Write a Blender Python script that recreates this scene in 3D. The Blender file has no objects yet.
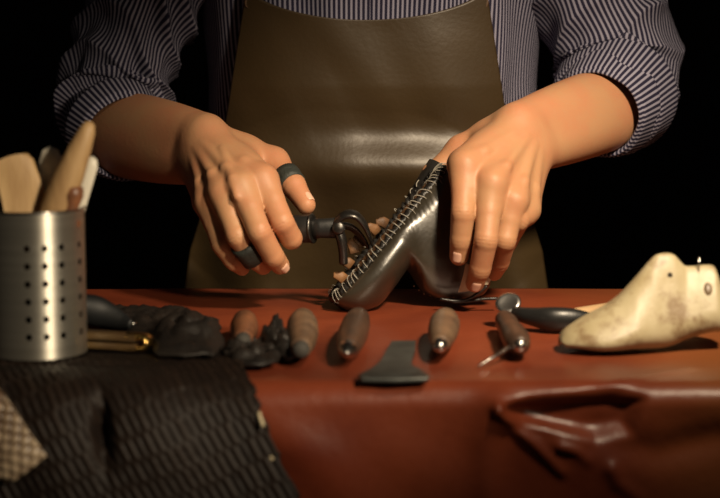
import bpy, bmesh, math, random
import numpy as np
from mathutils import Vector, Matrix, noise as mnoise

random.seed(7)
rng = np.random.default_rng(7)
scene = bpy.context.scene
COL = scene.collection
TZ = 0.76                      # top of the workbench surface
CAMH = 0.2824                  # camera above the bench
CAMZ = TZ + CAMH
F = 1800.0
PITCH = math.atan(259 / 1800)
PIT_C, PIT_S = math.cos(PITCH), math.sin(PITCH)

# ------------------------------------------------------------------ measuring
def ray(px, py):
    u = (px - 360) / F; v = (249 - py) / F
    return Vector((u, PIT_C + v * PIT_S, -PIT_S + v * PIT_C))
def P(px, py, Y):
    d = ray(px, py); t = Y / d.y
    return Vector((d.x * t, Y, CAMZ + d.z * t))
def G(px, py, z=TZ):
    d = ray(px, py); t = (z - CAMZ) / d.z
    return Vector((d.x * t, d.y * t, z))
def lerp(a, b, t): return a + (b - a) * t
def smooth(t):
    t = np.clip(t, 0, 1); return t * t * (3 - 2 * t)

# ------------------------------------------------------------------ materials
def material(name, color, rough=0.5, metal=0.0, color2=None, nscale=20.0, bump=0.0, bscale=60.0,
             detail=4.0, spec=0.5, coat=0.0, sss=0.0, coords='Object', stretch=(1, 1, 1), contrast=(0.35, 0.7), rough2=None):
    m = bpy.data.materials.new(name); m.use_nodes = True
    nt = m.node_tree; n = nt.nodes; l = nt.links
    b = n['Principled BSDF']
    b.inputs['Base Color'].default_value = (*color, 1)
    b.inputs['Roughness'].default_value = rough
    b.inputs['Metallic'].default_value = metal
    b.inputs['Specular IOR Level'].default_value = spec
    b.inputs['Coat Weight'].default_value = coat
    b.inputs['Coat Roughness'].default_value = 0.25
    if sss:
        b.inputs['Subsurface Weight'].default_value = sss
        b.inputs['Subsurface Radius'].default_value = (0.006, 0.0025, 0.0012)
        b.inputs['Subsurface Scale'].default_value = 1.0
    tc = n.new('ShaderNodeTexCoord'); mp = n.new('ShaderNodeMapping')
    mp.inputs['Scale'].default_value = stretch
    l.new(tc.outputs[coords], mp.inputs['Vector'])
    vec = mp.outputs['Vector']
    if color2 is not None:
        t = n.new('ShaderNodeTexNoise'); t.inputs['Scale'].default_value = nscale; t.inputs['Detail'].default_value = detail
        l.new(vec, t.inputs['Vector'])
        r = n.new('ShaderNodeValToRGB')
        r.color_ramp.elements[0].position = contrast[0]; r.color_ramp.elements[1].position = contrast[1]
        r.color_ramp.elements[0].color = (*color, 1); r.color_ramp.elements[1].color = (*color2, 1)
        l.new(t.outputs['Fac'], r.inputs['Fac']); l.new(r.outputs['Color'], b.inputs['Base Color'])
        if rough2 is not None:
            mr = n.new('ShaderNodeMapRange'); mr.inputs['To Min'].default_value = rough; mr.inputs['To Max'].default_value = rough2
            mr.inputs['From Min'].default_value = 0.3; mr.inputs['From Max'].default_value = 0.7
            l.new(t.outputs['Fac'], mr.inputs['Value']); l.new(mr.outputs['Result'], b.inputs['Roughness'])
    if bump:
        t2 = n.new('ShaderNodeTexNoise'); t2.inputs['Scale'].default_value = bscale; t2.inputs['Detail'].default_value = 5
        l.new(vec, t2.inputs['Vector'])
        bp = n.new('ShaderNodeBump'); bp.inputs['Strength'].default_value = bump; bp.inputs['Distance'].default_value = 0.002
        l.new(t2.outputs['Fac'], bp.inputs['Height']); l.new(bp.outputs['Normal'], b.inputs['Normal'])
    return m

def striped_cloth(name, base, stripe, pitch=0.0046, width=0.42):
    m = bpy.data.materials.new(name); m.use_nodes = True
    nt = m.node_tree; n = nt.nodes; l = nt.links; b = n['Principled BSDF']
    b.inputs['Roughness'].default_value = 0.85; b.inputs['Specular IOR Level'].default_value = 0.15
    uv = n.new('ShaderNodeUVMap'); sx = n.new('ShaderNodeSeparateXYZ'); l.new(uv.outputs['UV'], sx.inputs[0])
    dv = n.new('ShaderNodeMath'); dv.operation = 'DIVIDE'; dv.inputs[1].default_value = pitch; l.new(sx.outputs['X'], dv.inputs[0])
    fr = n.new('ShaderNodeMath'); fr.operation = 'FRACT'; l.new(dv.outputs[0], fr.inputs[0])
    sb = n.new('ShaderNodeMath'); sb.operation = 'SUBTRACT'; sb.inputs[1].default_value = 0.5; l.new(fr.outputs[0], sb.inputs[0])
    ab = n.new('ShaderNodeMath'); ab.operation = 'ABSOLUTE'; l.new(sb.outputs[0], ab.inputs[0])
    mr = n.new('ShaderNodeMapRange'); mr.interpolation_type = 'SMOOTHSTEP'
    mr.inputs['From Min'].default_value = width / 2 + 0.07; mr.inputs['From Max'].default_value = width / 2 - 0.07
    l.new(ab.outputs[0], mr.inputs['Value'])
    mx = n.new('ShaderNodeMix'); mx.data_type = 'RGBA'
    mx.inputs['A'].default_value = (*base, 1); mx.inputs['B'].default_value = (*stripe, 1)
    l.new(mr.outputs['Result'], mx.inputs['Factor']); l.new(mx.outputs['Result'], b.inputs['Base Color'])
    # weave
    tn = n.new('ShaderNodeTexNoise'); tn.inputs['Scale'].default_value = 900; l.new(uv.outputs['UV'], tn.inputs['Vector'])
    bp = n.new('ShaderNodeBump'); bp.inputs['Strength'].default_value = 0.25; bp.inputs['Distance'].default_value = 0.0006
    l.new(tn.outputs['Fac'], bp.inputs['Height']); l.new(bp.outputs['Normal'], b.inputs['Normal'])
    return m

M = {}
M['skin'] = material('skin', (0.44, 0.235, 0.122), 0.52, color2=(0.46, 0.20, 0.105), nscale=28, bump=0.10, bscale=260, spec=0.4, sss=0.10, detail=3)
M['nail'] = material('nail', (0.66, 0.40, 0.29), 0.28, spec=0.5)
M['shirt'] = striped_cloth('striped_shirt_cloth', (0.017, 0.016, 0.036), (0.27, 0.26, 0.34))
M['apron'] = material('apron_leather', (0.052, 0.033, 0.0135), 0.38, color2=(0.036, 0.0225, 0.009), nscale=6, bump=0.10, bscale=220, spec=0.5, rough2=0.46)
M['apron_edge'] = material('apron_strap_leather', (0.10, 0.055, 0.028), 0.5, bump=0.2)
M['trousers'] = material('trouser_cloth', (0.012, 0.012, 0.015), 0.9, bump=0.3, bscale=500)
M['hide'] = None
M['black_leather'] = material('black_leather', (0.012, 0.011, 0.011), 0.33, color2=(0.02, 0.018, 0.016), nscale=30, bump=0.35, bscale=300)
M['black_rubber'] = material('black_rubber', (0.012, 0.012, 0.012), 0.38, bump=0.1, bscale=200)
M['green_tape'] = material('dark_tape', (0.022, 0.026, 0.022), 0.6, bump=0.4, bscale=300)
M['shoe'] = material('shoe_leather', (0.022, 0.018, 0.012), 0.33, color2=(0.034, 0.028, 0.018), nscale=18, bump=0.12, bscale=320, spec=0.7, coat=0.8, rough2=0.44)
M['shoe_black'] = material('shoe_margin_leather', (0.012, 0.011, 0.010), 0.45, bump=0.5, bscale=200)
M['insole'] = material('insole_leather', (0.20, 0.095, 0.036), 0.6, color2=(0.06, 0.03, 0.015), nscale=60, bump=0.6, bscale=120)
M['lining'] = material('cream_lining', (0.72, 0.66, 0.48), 0.6, bump=0.2)
M['thread'] = material('waxed_thread', (0.27, 0.25, 0.21), 0.5)
M['chalk'] = material('chalk_line', (0.35, 0.33, 0.28), 0.9)
M['steel'] = material('steel', (0.62, 0.60, 0.57), 0.24, 1.0, color2=(0.45, 0.44, 0.42), nscale=50, bump=0.08, bscale=200)
M['brushed'] = material('brushed_steel', (0.64, 0.61, 0.53), 0.46, 0.9, color2=(0.54, 0.51, 0.44), nscale=6, bump=0.08, bscale=30, stretch=(1, 1, 40))
nt_ = M['brushed'].node_tree; tg_ = nt_.nodes.new('ShaderNodeTangent'); tg_.direction_type = 'RADIAL'; tg_.axis = 'Z'
M['brushed'].node_tree.nodes['Principled BSDF'].inputs['Anisotropic'].default_value = 0.85; M['brushed'].node_tree.nodes['Principled BSDF'].inputs['Anisotropic Rotation'].default_value = 0.25
nt_.links.new(tg_.outputs[0], nt_.nodes['Principled BSDF'].inputs['Tangent'])
M['satin_steel'] = material('satin_steel', (0.60, 0.59, 0.57), 0.30, 1.0, bump=0.1, bscale=150)
M['dull_shade_steel'] = material('dull_shaded_steel', (0.06, 0.055, 0.048), 0.8, 0.3)  # dull ferrule steel; its darkness also stands in for shade inside the can
M['dark_steel'] = material('dark_steel', (0.10, 0.095, 0.09), 0.32, 0.9, color2=(0.05, 0.045, 0.04), nscale=60, bump=0.15, bscale=120)
M['blade'] = material('grey_blade_steel', (0.17, 0.18, 0.17), 0.42, 0.8, color2=(0.10, 0.10, 0.095), nscale=60, bump=0.2, bscale=150)
M['brass'] = material('brass', (0.80, 0.52, 0.16), 0.25, 1.0, bump=0.05)
M['bar_wood'] = material('dark_brass_wood', (0.13, 0.08, 0.03), 0.4, color2=(0.08, 0.045, 0.02), nscale=30)
M['old_wood'] = material('worn_handle_wood', (0.17, 0.105, 0.062), 0.42, color2=(0.075, 0.045, 0.03), nscale=55, bump=0.35, bscale=120, stretch=(1, 1, 1))
M['red_wood'] = material('reddish_handle_wood', (0.25, 0.10, 0.045), 0.36, color2=(0.08, 0.038, 0.024), nscale=50, bump=0.3, bscale=120)
M['dark_wood'] = material('dark_handle_wood', (0.085, 0.045, 0.028), 0.36, color2=(0.035, 0.022, 0.016), nscale=50, bump=0.25, bscale=120)
M['pale_wood'] = material('pale_wood', (0.60, 0.40, 0.19), 0.55, color2=(0.44, 0.27, 0.12), nscale=16, bump=0.2, bscale=80, stretch=(6, 6, 1))
M['tan_wood'] = material('tan_wood', (0.50, 0.32, 0.15), 0.5, color2=(0.34, 0.20, 0.09), nscale=20, bump=0.2, bscale=60, stretch=(6, 6, 1))
M['bone'] = material('white_bone', (0.75, 0.70, 0.58), 0.4, bump=0.1)
M['handle_pale'] = material('pale_hammer_handle_wood', (0.50, 0.34, 0.18), 0.5, color2=(0.36, 0.22, 0.11), nscale=25)
M['dark_scrap'] = material('dark_scrap_leather', (0.008, 0.006, 0.005), 0.55, color2=(0.016, 0.011, 0.008), nscale=40, bump=0.5, bscale=180)
M['wall'] = material('dark_wall_paint', (0.012, 0.011, 0.012), 0.9, color2=(0.016, 0.012, 0.013), nscale=1.5, bump=0.2, bscale=60)
M['floor'] = material('dark_floor_boards', (0.03, 0.02, 0.014), 0.6, color2=(0.02, 0.013, 0.01), nscale=4, stretch=(1, 12, 1))
M['bench'] = material('bench_wood', (0.10, 0.05, 0.025), 0.5, color2=(0.06, 0.03, 0.015), nscale=8, stretch=(1, 10, 10))
M['curtain'] = material('black_curtain_cloth', (0.012, 0.012, 0.013), 0.9, bump=0.2, bscale=300)
M['hair'] = material('dark_hair', (0.018, 0.012, 0.009), 0.5, bump=0.9, bscale=60, stretch=(1, 1, 6))
M['eye'] = material('eye_white', (0.8, 0.78, 0.74), 0.2)
M['iris'] = material('brown_iris', (0.05, 0.025, 0.012), 0.15)
M['thread_white'] = material('cream_stitch_thread', (0.62, 0.52, 0.34), 0.6)
M['hole'] = material('old_nail_hole', (0.02, 0.014, 0.008), 0.9)

# red-brown hide: rust leather, tan towards its right-hand end, uneven dye
def hide_material():
    m = bpy.data.materials.new('rust_red_hide'); m.use_nodes = True
    nt = m.node_tree; n = nt.nodes; l = nt.links; b = n['Principled BSDF']
    tc = n.new('ShaderNodeTexCoord')
    t = n.new('ShaderNodeTexNoise'); t.inputs['Scale'].default_value = 7; t.inputs['Detail'].default_value = 6; t.inputs['Distortion'].default_value = 0.6
    l.new(tc.outputs['Object'], t.inputs['Vector'])
    r = n.new('ShaderNodeValToRGB'); e = r.color_ramp.elements
    e[0].position = 0.32; e[0].color = (0.120, 0.022, 0.010, 1); e[1].position = 0.70; e[1].color = (0.235, 0.050, 0.019, 1)
    l.new(t.outputs['Fac'], r.inputs['Fac'])
    # tan patch
    sx = n.new('ShaderNodeSeparateXYZ'); l.new(tc.outputs['Object'], sx.inputs[0])
    t3 = n.new('ShaderNodeTexNoise'); t3.inputs['Scale'].default_value = 9; l.new(tc.outputs['Object'], t3.inputs['Vector'])
    ad = n.new('ShaderNodeMath'); ad.operation = 'MULTIPLY_ADD'; ad.inputs[1].default_value = 0.14; l.new(t3.outputs['Fac'], ad.inputs[0]); l.new(sx.outputs['X'], ad.inputs[2])
    mr = n.new('ShaderNodeMapRange'); mr.interpolation_type = 'SMOOTHSTEP'
    mr.inputs['From Min'].default_value = 0.225; mr.inputs['From Max'].default_value = 0.40; mr.inputs['To Max'].default_value = 0.75
    l.new(ad.outputs[0], mr.inputs['Value'])
    mx = n.new('ShaderNodeMix'); mx.data_type = 'RGBA'; mx.inputs['B'].default_value = (0.24, 0.088, 0.026, 1)
    l.new(mr.outputs['Result'], mx.inputs['Factor']); l.new(r.outputs['Color'], mx.inputs['A'])
    l.new(mx.outputs['Result'], b.inputs['Base Color'])
    mr2 = n.new('ShaderNodeMapRange'); mr2.inputs['To Min'].default_value = 0.46; mr2.inputs['To Max'].default_value = 0.28
    l.new(t3.outputs['Fac'], mr2.inputs['Value']); l.new(mr2.outputs['Result'], b.inputs['Roughness'])
    t2 = n.new('ShaderNodeTexNoise'); t2.inputs['Scale'].default_value = 130; t2.inputs['Detail'].default_value = 6
    l.new(tc.outputs['Object'], t2.inputs['Vector'])
    bp = n.new('ShaderNodeBump'); bp.inputs['Strength'].default_value = 0.25; bp.inputs['Distance'].default_value = 0.0015
    l.new(t2.outputs['Fac'], bp.inputs['Height']); l.new(bp.outputs['Normal'], b.inputs['Normal'])
    return m
M['hide'] = hide_material()

def attr_material(name, ca, cb, rough, attr='pattern', spec=0.5, bump=0.2, bscale=200):
    m = material(name, ca, rough, spec=spec, bump=bump, bscale=bscale)
    nt = m.node_tree; n = nt.nodes; l = nt.links
    a = n.new('ShaderNodeAttribute'); a.attribute_name = attr
    mx = n.new('ShaderNodeMix'); mx.data_type = 'RGBA'; mx.inputs['A'].default_value = (*ca, 1); mx.inputs['B'].default_value = (*cb, 1)
    l.new(a.outputs['Fac'], mx.inputs['Factor']); l.new(mx.outputs['Result'], n['Principled BSDF'].inputs['Base Color'])
    return m
M['woven'] = attr_material('woven_dark_leather', (0.008, 0.005, 0.004), (0.020, 0.0115, 0.0075), 0.58, spec=0.25)
M['snake'] = attr_material('snakeskin', (0.10, 0.055, 0.03), (0.52, 0.40, 0.27), 0.32)

def last_material():
    m = material('worn_cream_last', (0.43, 0.375, 0.24), 0.46, color2=(0.33, 0.27, 0.15), nscale=26, bump=0.25, bscale=90, detail=6)
    nt = m.node_tree; n = nt.nodes; l = nt.links; b = n['Principled BSDF']
    src = b.inputs['Base Color'].links[0].from_socket
    tc = n.new('ShaderNodeTexCoord')
    t = n.new('ShaderNodeTexNoise'); t.inputs['Scale'].default_value = 34; t.inputs['Detail'].default_value = 8; t.inputs['Roughness'].default_value = 0.7
    l.new(tc.outputs['Object'], t.inputs['Vector'])
    r = n.new('ShaderNodeValToRGB'); r.color_ramp.elements[0].position = 0.51; r.color_ramp.elements[1].position = 0.64
    r.color_ramp.elements[0].color = (0, 0, 0, 1); r.color_ramp.elements[1].color = (0.75, 0.75, 0.75, 1)
    l.new(t.outputs['Fac'], r.inputs['Fac'])
    mx = n.new('ShaderNodeMix'); mx.data_type = 'RGBA'; mx.inputs['B'].default_value = (0.17, 0.10, 0.045, 1)
    l.new(r.outputs['Color'], mx.inputs['Factor']); l.new(src, mx.inputs['A']); l.new(mx.outputs['Result'], b.inputs['Base Color'])
    return m
M['last'] = last_material()

# ------------------------------------------------------------------ object helpers
def tag(o, label=None, cat=None, group=None, kind=None):
    if label: o['label'] = label
    if cat: o['category'] = cat
    if group: o['group'] = group
    if kind: o['kind'] = kind
    return o
def thing(name, label, cat, loc, group=None):
    o = bpy.data.objects.new(name, None); COL.objects.link(o); o.location = loc
    o.empty_display_size = 0.03
    bpy.context.view_layer.update()
    return tag(o, label, cat, group)
def link(name, me, mat, parent=None, smooth_=True, label=None):
    me.name = name
    o = bpy.data.objects.new(name, me); COL.objects.link(o)
    if mat is not None: me.materials.append(mat)
    if smooth_:
        me.polygons.foreach_set('use_smooth', [True] * len(me.polygons))
    if parent is not None:
        o.parent = parent
        root = parent
        loc = Vector((0, 0, 0))
        while root is not None:
            loc += root.location; root = root.parent
        o.location = -loc
    if label: o['label'] = label
    return o
def from_data(verts, faces):
    me = bpy.data.meshes.new('mesh'); me.from_pydata([tuple(v) for v in verts], [], [tuple(int(i) for i in f) for f in faces]); me.update()
    return me
def from_bm(bm, normals=True):
    if normals: bmesh.ops.recalc_face_normals(bm, faces=bm.faces[:])
    me = bpy.data.meshes.new('mesh'); bm.to_mesh(me); bm.free(); return me
def sharp(o, angle=35):
    o.data.set_sharp_from_angle(angle=math.radians(angle)); return o

def frame(t):
    t = t.normalized()
    up = Vector((0, 0, 1)) if abs(t.z) < 0.9 else Vector((0, 1, 0))
    a = up.cross(t).normalized(); b = t.cross(a).normalized()
    return a, b
def lathe(bm, origin, axis, profile, n=28, squash=(1, 1), side=None):
    """profile: list of (distance along axis, radius)"""
    axis = axis.normalized(); a, b = frame(axis)
    if side is not None:
        a = (side - axis * side.dot(axis)).normalized(); b = axis.cross(a)
    rings = []
    for d, r in profile:
        c = origin + axis * d
        if r <= 1e-6: rings.append([bm.verts.new(c)]); continue
        rings.append([bm.verts.new(c + a * math.cos(2 * math.pi * i / n) * r * squash[0] + b * math.sin(2 * math.pi * i / n) * r * squash[1]) for i in range(n)])
    for q, w in zip(rings[:-1], rings[1:]):
        if len(q) == 1 and len(w) == 1: continue
        for i in range(n):
            j = (i + 1) % n
            if len(q) == 1: bm.faces.new((q[0], w[i], w[j]))
            elif len(w) == 1: bm.faces.new((q[i], w[0], q[j]))
            else: bm.faces.new((q[i], q[j], w[j], w[i]))
    if len(rings[0]) > 1: bm.faces.new(rings[0])
    if len(rings[-1]) > 1: bm.faces.new(rings[-1])
def catmull(pts, sub):
    pts = [np.array(p, float) for p in pts]; out = []
    ext = [2 * pts[0] - pts[1]] + pts + [2 * pts[-1] - pts[-2]]
    for i in range(1, len(ext) - 2):
        p0, p1, p2, p3 = ext[i - 1:i + 3]
        for k in range(sub):
            t = k / sub
            out.append(0.5 * (2 * p1 + (p2 - p0) * t + (2 * p0 - 5 * p1 + 4 * p2 - p3) * t * t + (3 * p1 - p0 - 3 * p2 + p3) * t ** 3))
    out.append(pts[-1]); return out
def tube(bm, pts, radii, n=12, squash=1.0, side=None, caps=True):
    pts = [Vector(p) for p in pts]; rings = []
    if not hasattr(radii, '__len__'): radii = [radii] * len(pts)
    prev = None
    for i, p in enumerate(pts):
        t = (pts[min(i + 1, len(pts) - 1)] - pts[max(i - 1, 0)]).normalized()
        if prev is None:
            a, b = frame(t)
            if side is not None:
                a = (side - t * side.dot(t)).normalized(); b = t.cross(a)
        else:
            a = (prev - t * prev.dot(t)).normalized(); b = t.cross(a)
        prev = a
        rings.append([bm.verts.new(p + (a * math.cos(2 * math.pi * k / n) + b * math.sin(2 * math.pi * k / n) * squash) * radii[i]) for k in range(n)])
    for q, w in zip(rings[:-1], rings[1:]):
        for i in range(n):
            j = (i + 1) % n; bm.faces.new((q[i], q[j], w[j], w[i]))
    if caps:
        bm.faces.new(rings[0]); bm.faces.new(rings[-1])
def prism(bm, pts, down, bevel=0.0):
    """pts: outline of the upper face, down: extrusion vector"""
    top = [bm.verts.new(Vector(p)) for p in pts]; bot = [bm.verts.new(Vector(p) + down) for p in pts]
    f1 = bm.faces.new(top); f2 = bm.faces.new(bot[::-1]); n = len(pts)
    for i in range(n):
        j = (i + 1) % n; bm.faces.new((top[j], top[i], bot[i], bot[j]))
    if bevel:
        es = list(set(e for f in (f1, f2) for e in f.edges))
        bmesh.ops.bevel(bm, geom=es, offset=bevel, segments=2, affect='EDGES', profile=0.5)
def box(bm, lo, hi, bevel=0.0):
    r = bmesh.ops.create_cube(bm, size=1.0); c = (Vector(lo) + Vector(hi)) / 2; s = Vector(hi) - Vector(lo)
    for v in r['verts']: v.co = Vector((v.co.x * s.x, v.co.y * s.y, v.co.z * s.z)) + c
    if bevel:
        es = list(set(e for v in r['verts'] for e in v.link_edges))
        bmesh.ops.bevel(bm, geom=es, offset=bevel, segments=2, affect='EDGES', profile=0.5)
def grid_mesh(Pt, wrap=False, uv=None):
    """Pt: array (rows, cols, 3)"""
    R, C = Pt.shape[:2]
    idx = np.arange(R * C).reshape(R, C)
    if wrap:
        nx = np.roll(idx, -1, axis=1)
        f = np.stack([idx[:-1], nx[:-1], nx[1:], idx[1:]], -1).reshape(-1, 4)
    else:
        f = np.stack([idx[:-1, :-1], idx[:-1, 1:], idx[1:, 1:], idx[1:, :-1]], -1).reshape(-1, 4)
    me = bpy.data.meshes.new('mesh')
    me.from_pydata(Pt.reshape(-1, 3).tolist(), [], f.tolist()); me.update()
    if uv is not None:                       # uv (rows, cols(+1 if wrap), 2)
        lay = me.uv_layers.new(name='UVMap'); C2 = uv.shape[1]
        i2 = np.arange(R * C2).reshape(R, C2)
        if wrap: u = np.stack([i2[:-1, :-1], i2[:-1, 1:], i2[1:, 1:], i2[1:, :-1]], -1).reshape(-1)
        else: u = np.stack([i2[:-1, :-1], i2[:-1, 1:], i2[1:, 1:], i2[1:, :-1]], -1).reshape(-1)
        lay.data.foreach_set('uv', uv.reshape(-1, 2)[u].astype(np.float32).ravel())
    return me
def set_attr(me, name, vals):
    a = me.attributes.new(name, 'FLOAT', 'POINT'); a.data.foreach_set('value', np.asarray(vals, np.float32).ravel())
def solidify(o, t, offset=-1):
    m = o.modifiers.new('thickness', 'SOLIDIFY'); m.thickness = t; m.offset = offset; return o
def nz(x, y, z=0.0, s=1.0, o=0.0):
    return mnoise.noise(Vector((x * s + o, y * s + o * 1.7, z * s - o)))
def nzgrid(A, B, s, o=0.0, Cc=None):
    out = np.empty(A.shape)
    it = np.nditer([A, B], flags=['multi_index'])
    for a, b in it:
        out[it.multi_index] = mnoise.noise(Vector((float(a) * s + o, float(b) * s - o, o * 0.37)))
    return out

# ------------------------------------------------------------------ implicit surfaces (for bodies and hands)
class Field:
    def __init__(self, lo, hi, h):
        self.lo = np.array(lo, float); self.h = h
        self.n = np.ceil((np.array(hi) - self.lo) / h).astype(int) + 1
        ax = [self.lo[i] + h * np.arange(self.n[i]) for i in range(3)]
        self.ax = [a.astype(np.float32) for a in ax]
    def new(self): return np.full(tuple(self.n), 0.03, np.float32)
    def block(self, lo, hi):
        s = []
        for i in range(3):
            a = int(np.clip(math.floor((lo[i] - self.lo[i]) / self.h), 0, self.n[i] - 1)); b = int(np.clip(math.ceil((hi[i] - self.lo[i]) / self.h) + 1, a + 1, self.n[i]))
            s.append(slice(a, b))
        X = self.ax[0][s[0]][:, None, None]; Y = self.ax[1][s[1]][None, :, None]; Z = self.ax[2][s[2]][None, None, :]
        return tuple(s), X, Y, Z
    @staticmethod
    def smin(a, b, k):
        if k <= 0: return np.minimum(a, b)
        h = np.maximum(k - np.abs(a - b), 0) / k
        return np.minimum(a, b) - h * h * k * 0.25
    def cone(self, f, a, b, ra, rb, k=0.008, m=0.028, sub=False, power=1.0):
        a = np.array(a, float); b = np.array(b, float); r = max(ra, rb) + m
        s, X, Y, Z = self.block(np.minimum(a, b) - r, np.maximum(a, b) + r)
        ba = b - a; l2 = max(ba @ ba, 1e-12)
        t = np.clip(((X - a[0]) * ba[0] + (Y - a[1]) * ba[1] + (Z - a[2]) * ba[2]) / l2, 0, 1)
        d = np.sqrt((X - a[0] - ba[0] * t) ** 2 + (Y - a[1] - ba[1] * t) ** 2 + (Z - a[2] - ba[2] * t) ** 2) - (ra + (rb - ra) * (t if power == 1.0 else 1 - (1 - t) ** power))
        if sub: f[s] = -self.smin(-f[s], d, k)
        else: f[s] = self.smin(f[s], d, k)
        return f
    def ell(self, f, c, rad, k=0.01, m=0.028, rot=None, sub=False):
        c = np.array(c, float); rad = np.array(rad, float); r = rad.max() + m
        s, X, Y, Z = self.block(c - r, c + r)
        dx, dy, dz = X - c[0], Y - c[1], Z - c[2]
        if rot is not None:
            Rm = np.array(rot)          # rows: local axes
            dx, dy, dz = [Rm[i][0] * (X - c[0]) + Rm[i][1] * (Y - c[1]) + Rm[i][2] * (Z - c[2]) for i in range(3)]
        k0 = np.sqrt((dx / rad[0]) ** 2 + (dy / rad[1]) ** 2 + (dz / rad[2]) ** 2)
        k1 = np.sqrt((dx / rad[0] ** 2) ** 2 + (dy / rad[1] ** 2) ** 2 + (dz / rad[2] ** 2) ** 2) + 1e-9
        d = k0 * (k0 - 1) / k1
        if sub: f[s] = -self.smin(-f[s], d, k)
        else: f[s] = self.smin(f[s], d, k)
        return f
    def crease(self, f, p, axis, depth, width, r):
        p = np.array(p, float); axis = np.array(axis, float); axis = axis / np.linalg.norm(axis)
        s, X, Y, Z = self.block(p - r, p + r)
        dx, dy, dz = X - p[0], Y - p[1], Z - p[2]
        t = dx * axis[0] + dy * axis[1] + dz * axis[2]
        q = np.sqrt(dx * dx + dy * dy + dz * dz)
        f[s] = f[s] + depth * np.exp(-(t / width) ** 2) * np.clip((r - q) / (0.4 * r), 0, 1)
        return f
    def mesh(self, f):
        """naive surface nets -> verts, quads"""
        ins = f < 0
        n0, n1, n2 = f.shape
        cnt = np.zeros((n0 - 1, n1 - 1, n2 - 1), np.int8)
        for i in (0, 1):
            for j in (0, 1):
                for k in (0, 1):
                    cnt += ins[i:n0 - 1 + i, j:n1 - 1 + j, k:n2 - 1 + k]
        act = (cnt > 0) & (cnt < 8)
        ijk = np.argwhere(act); N = len(ijk)
        vid = np.full(act.shape, -1, np.int64); vid[act] = np.arange(N)
        acc = np.zeros((N, 3)); num = np.zeros(N)
        offs = [(0, 0), (0, 1), (1, 0), (1, 1)]
        for axis in range(3):
            o1, o2 = [a for a in range(3) if a != axis]
            for (p, q) in offs:
                c0 = np.zeros(3, int); c0[o1] = p; c0[o2] = q; c1 = c0.copy(); c1[axis] = 1
                A = ijk + c0; B = ijk + c1
                va = f[A[:, 0], A[:, 1], A[:, 2]]; vb = f[B[:, 0], B[:, 1], B[:, 2]]
                ch = (va < 0) != (vb < 0)
                t = np.where(ch, va / np.where(ch, va - vb, 1), 0)
                pt = np.tile(c0.astype(float), (N, 1)); pt[:, axis] += t
                acc[ch] += pt[ch]; num[ch] += 1
        verts = self.lo + self.h * (ijk + acc / num[:, None])
        faces = []
        for axis in range(3):
            o1, o2 = (axis + 1) % 3, (axis + 2) % 3
            sl0 = [slice(None)] * 3; sl1 = [slice(None)] * 3
            sl0[axis] = slice(0, f.shape[axis] - 1); sl1[axis] = slice(1, f.shape[axis])
            a = ins[tuple(sl0)]; b = ins[tuple(sl1)]
            e = np.argwhere(a != b)
            e = e[(e[:, o1] > 0) & (e[:, o2] > 0) & (e[:, o1] < f.shape[o1] - 1) & (e[:, o2] < f.shape[o2] - 1)]
            fl = a[e[:, 0], e[:, 1], e[:, 2]]
            c = []
            for (d1, d2) in ((1, 1), (0, 1), (0, 0), (1, 0)):
                q = e.copy(); q[:, o1] -= d1; q[:, o2] -= d2
                c.append(vid[q[:, 0], q[:, 1], q[:, 2]])
            c = np.stack(c, 1); c[~fl] = c[~fl][:, ::-1]
            faces.append(c)
        return verts, np.concatenate(faces)

def join_meshes(parts):
    V, Fc, off = [], [], 0
    for v, f in parts:
        V.append(v); Fc.append(f + off); off += len(v)
    V = np.concatenate(V); Fc = np.concatenate(Fc)
    me = bpy.data.meshes.new('mesh')
    me.vertices.add(len(V)); me.vertices.foreach_set('co', V.astype(np.float32).ravel())
    me.loops.add(Fc.size); me.loops.foreach_set('vertex_index', Fc.astype(np.int32).ravel())
    me.polygons.add(len(Fc)); me.polygons.foreach_set('loop_start', np.arange(0, Fc.size, 4, dtype=np.int32))
    me.update(calc_edges=True); me.validate()
    return me

# ================================================================== THE MAN
person = thing('person', 'person in striped shirt and brown leather apron lasting a shoe at the bench', 'person', (0.01, 1.86, 0))
skin_parts = []
V = lambda p: np.array(p, float)

def unit(v): v = np.array(v, float); return v / np.linalg.norm(v)

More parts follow.
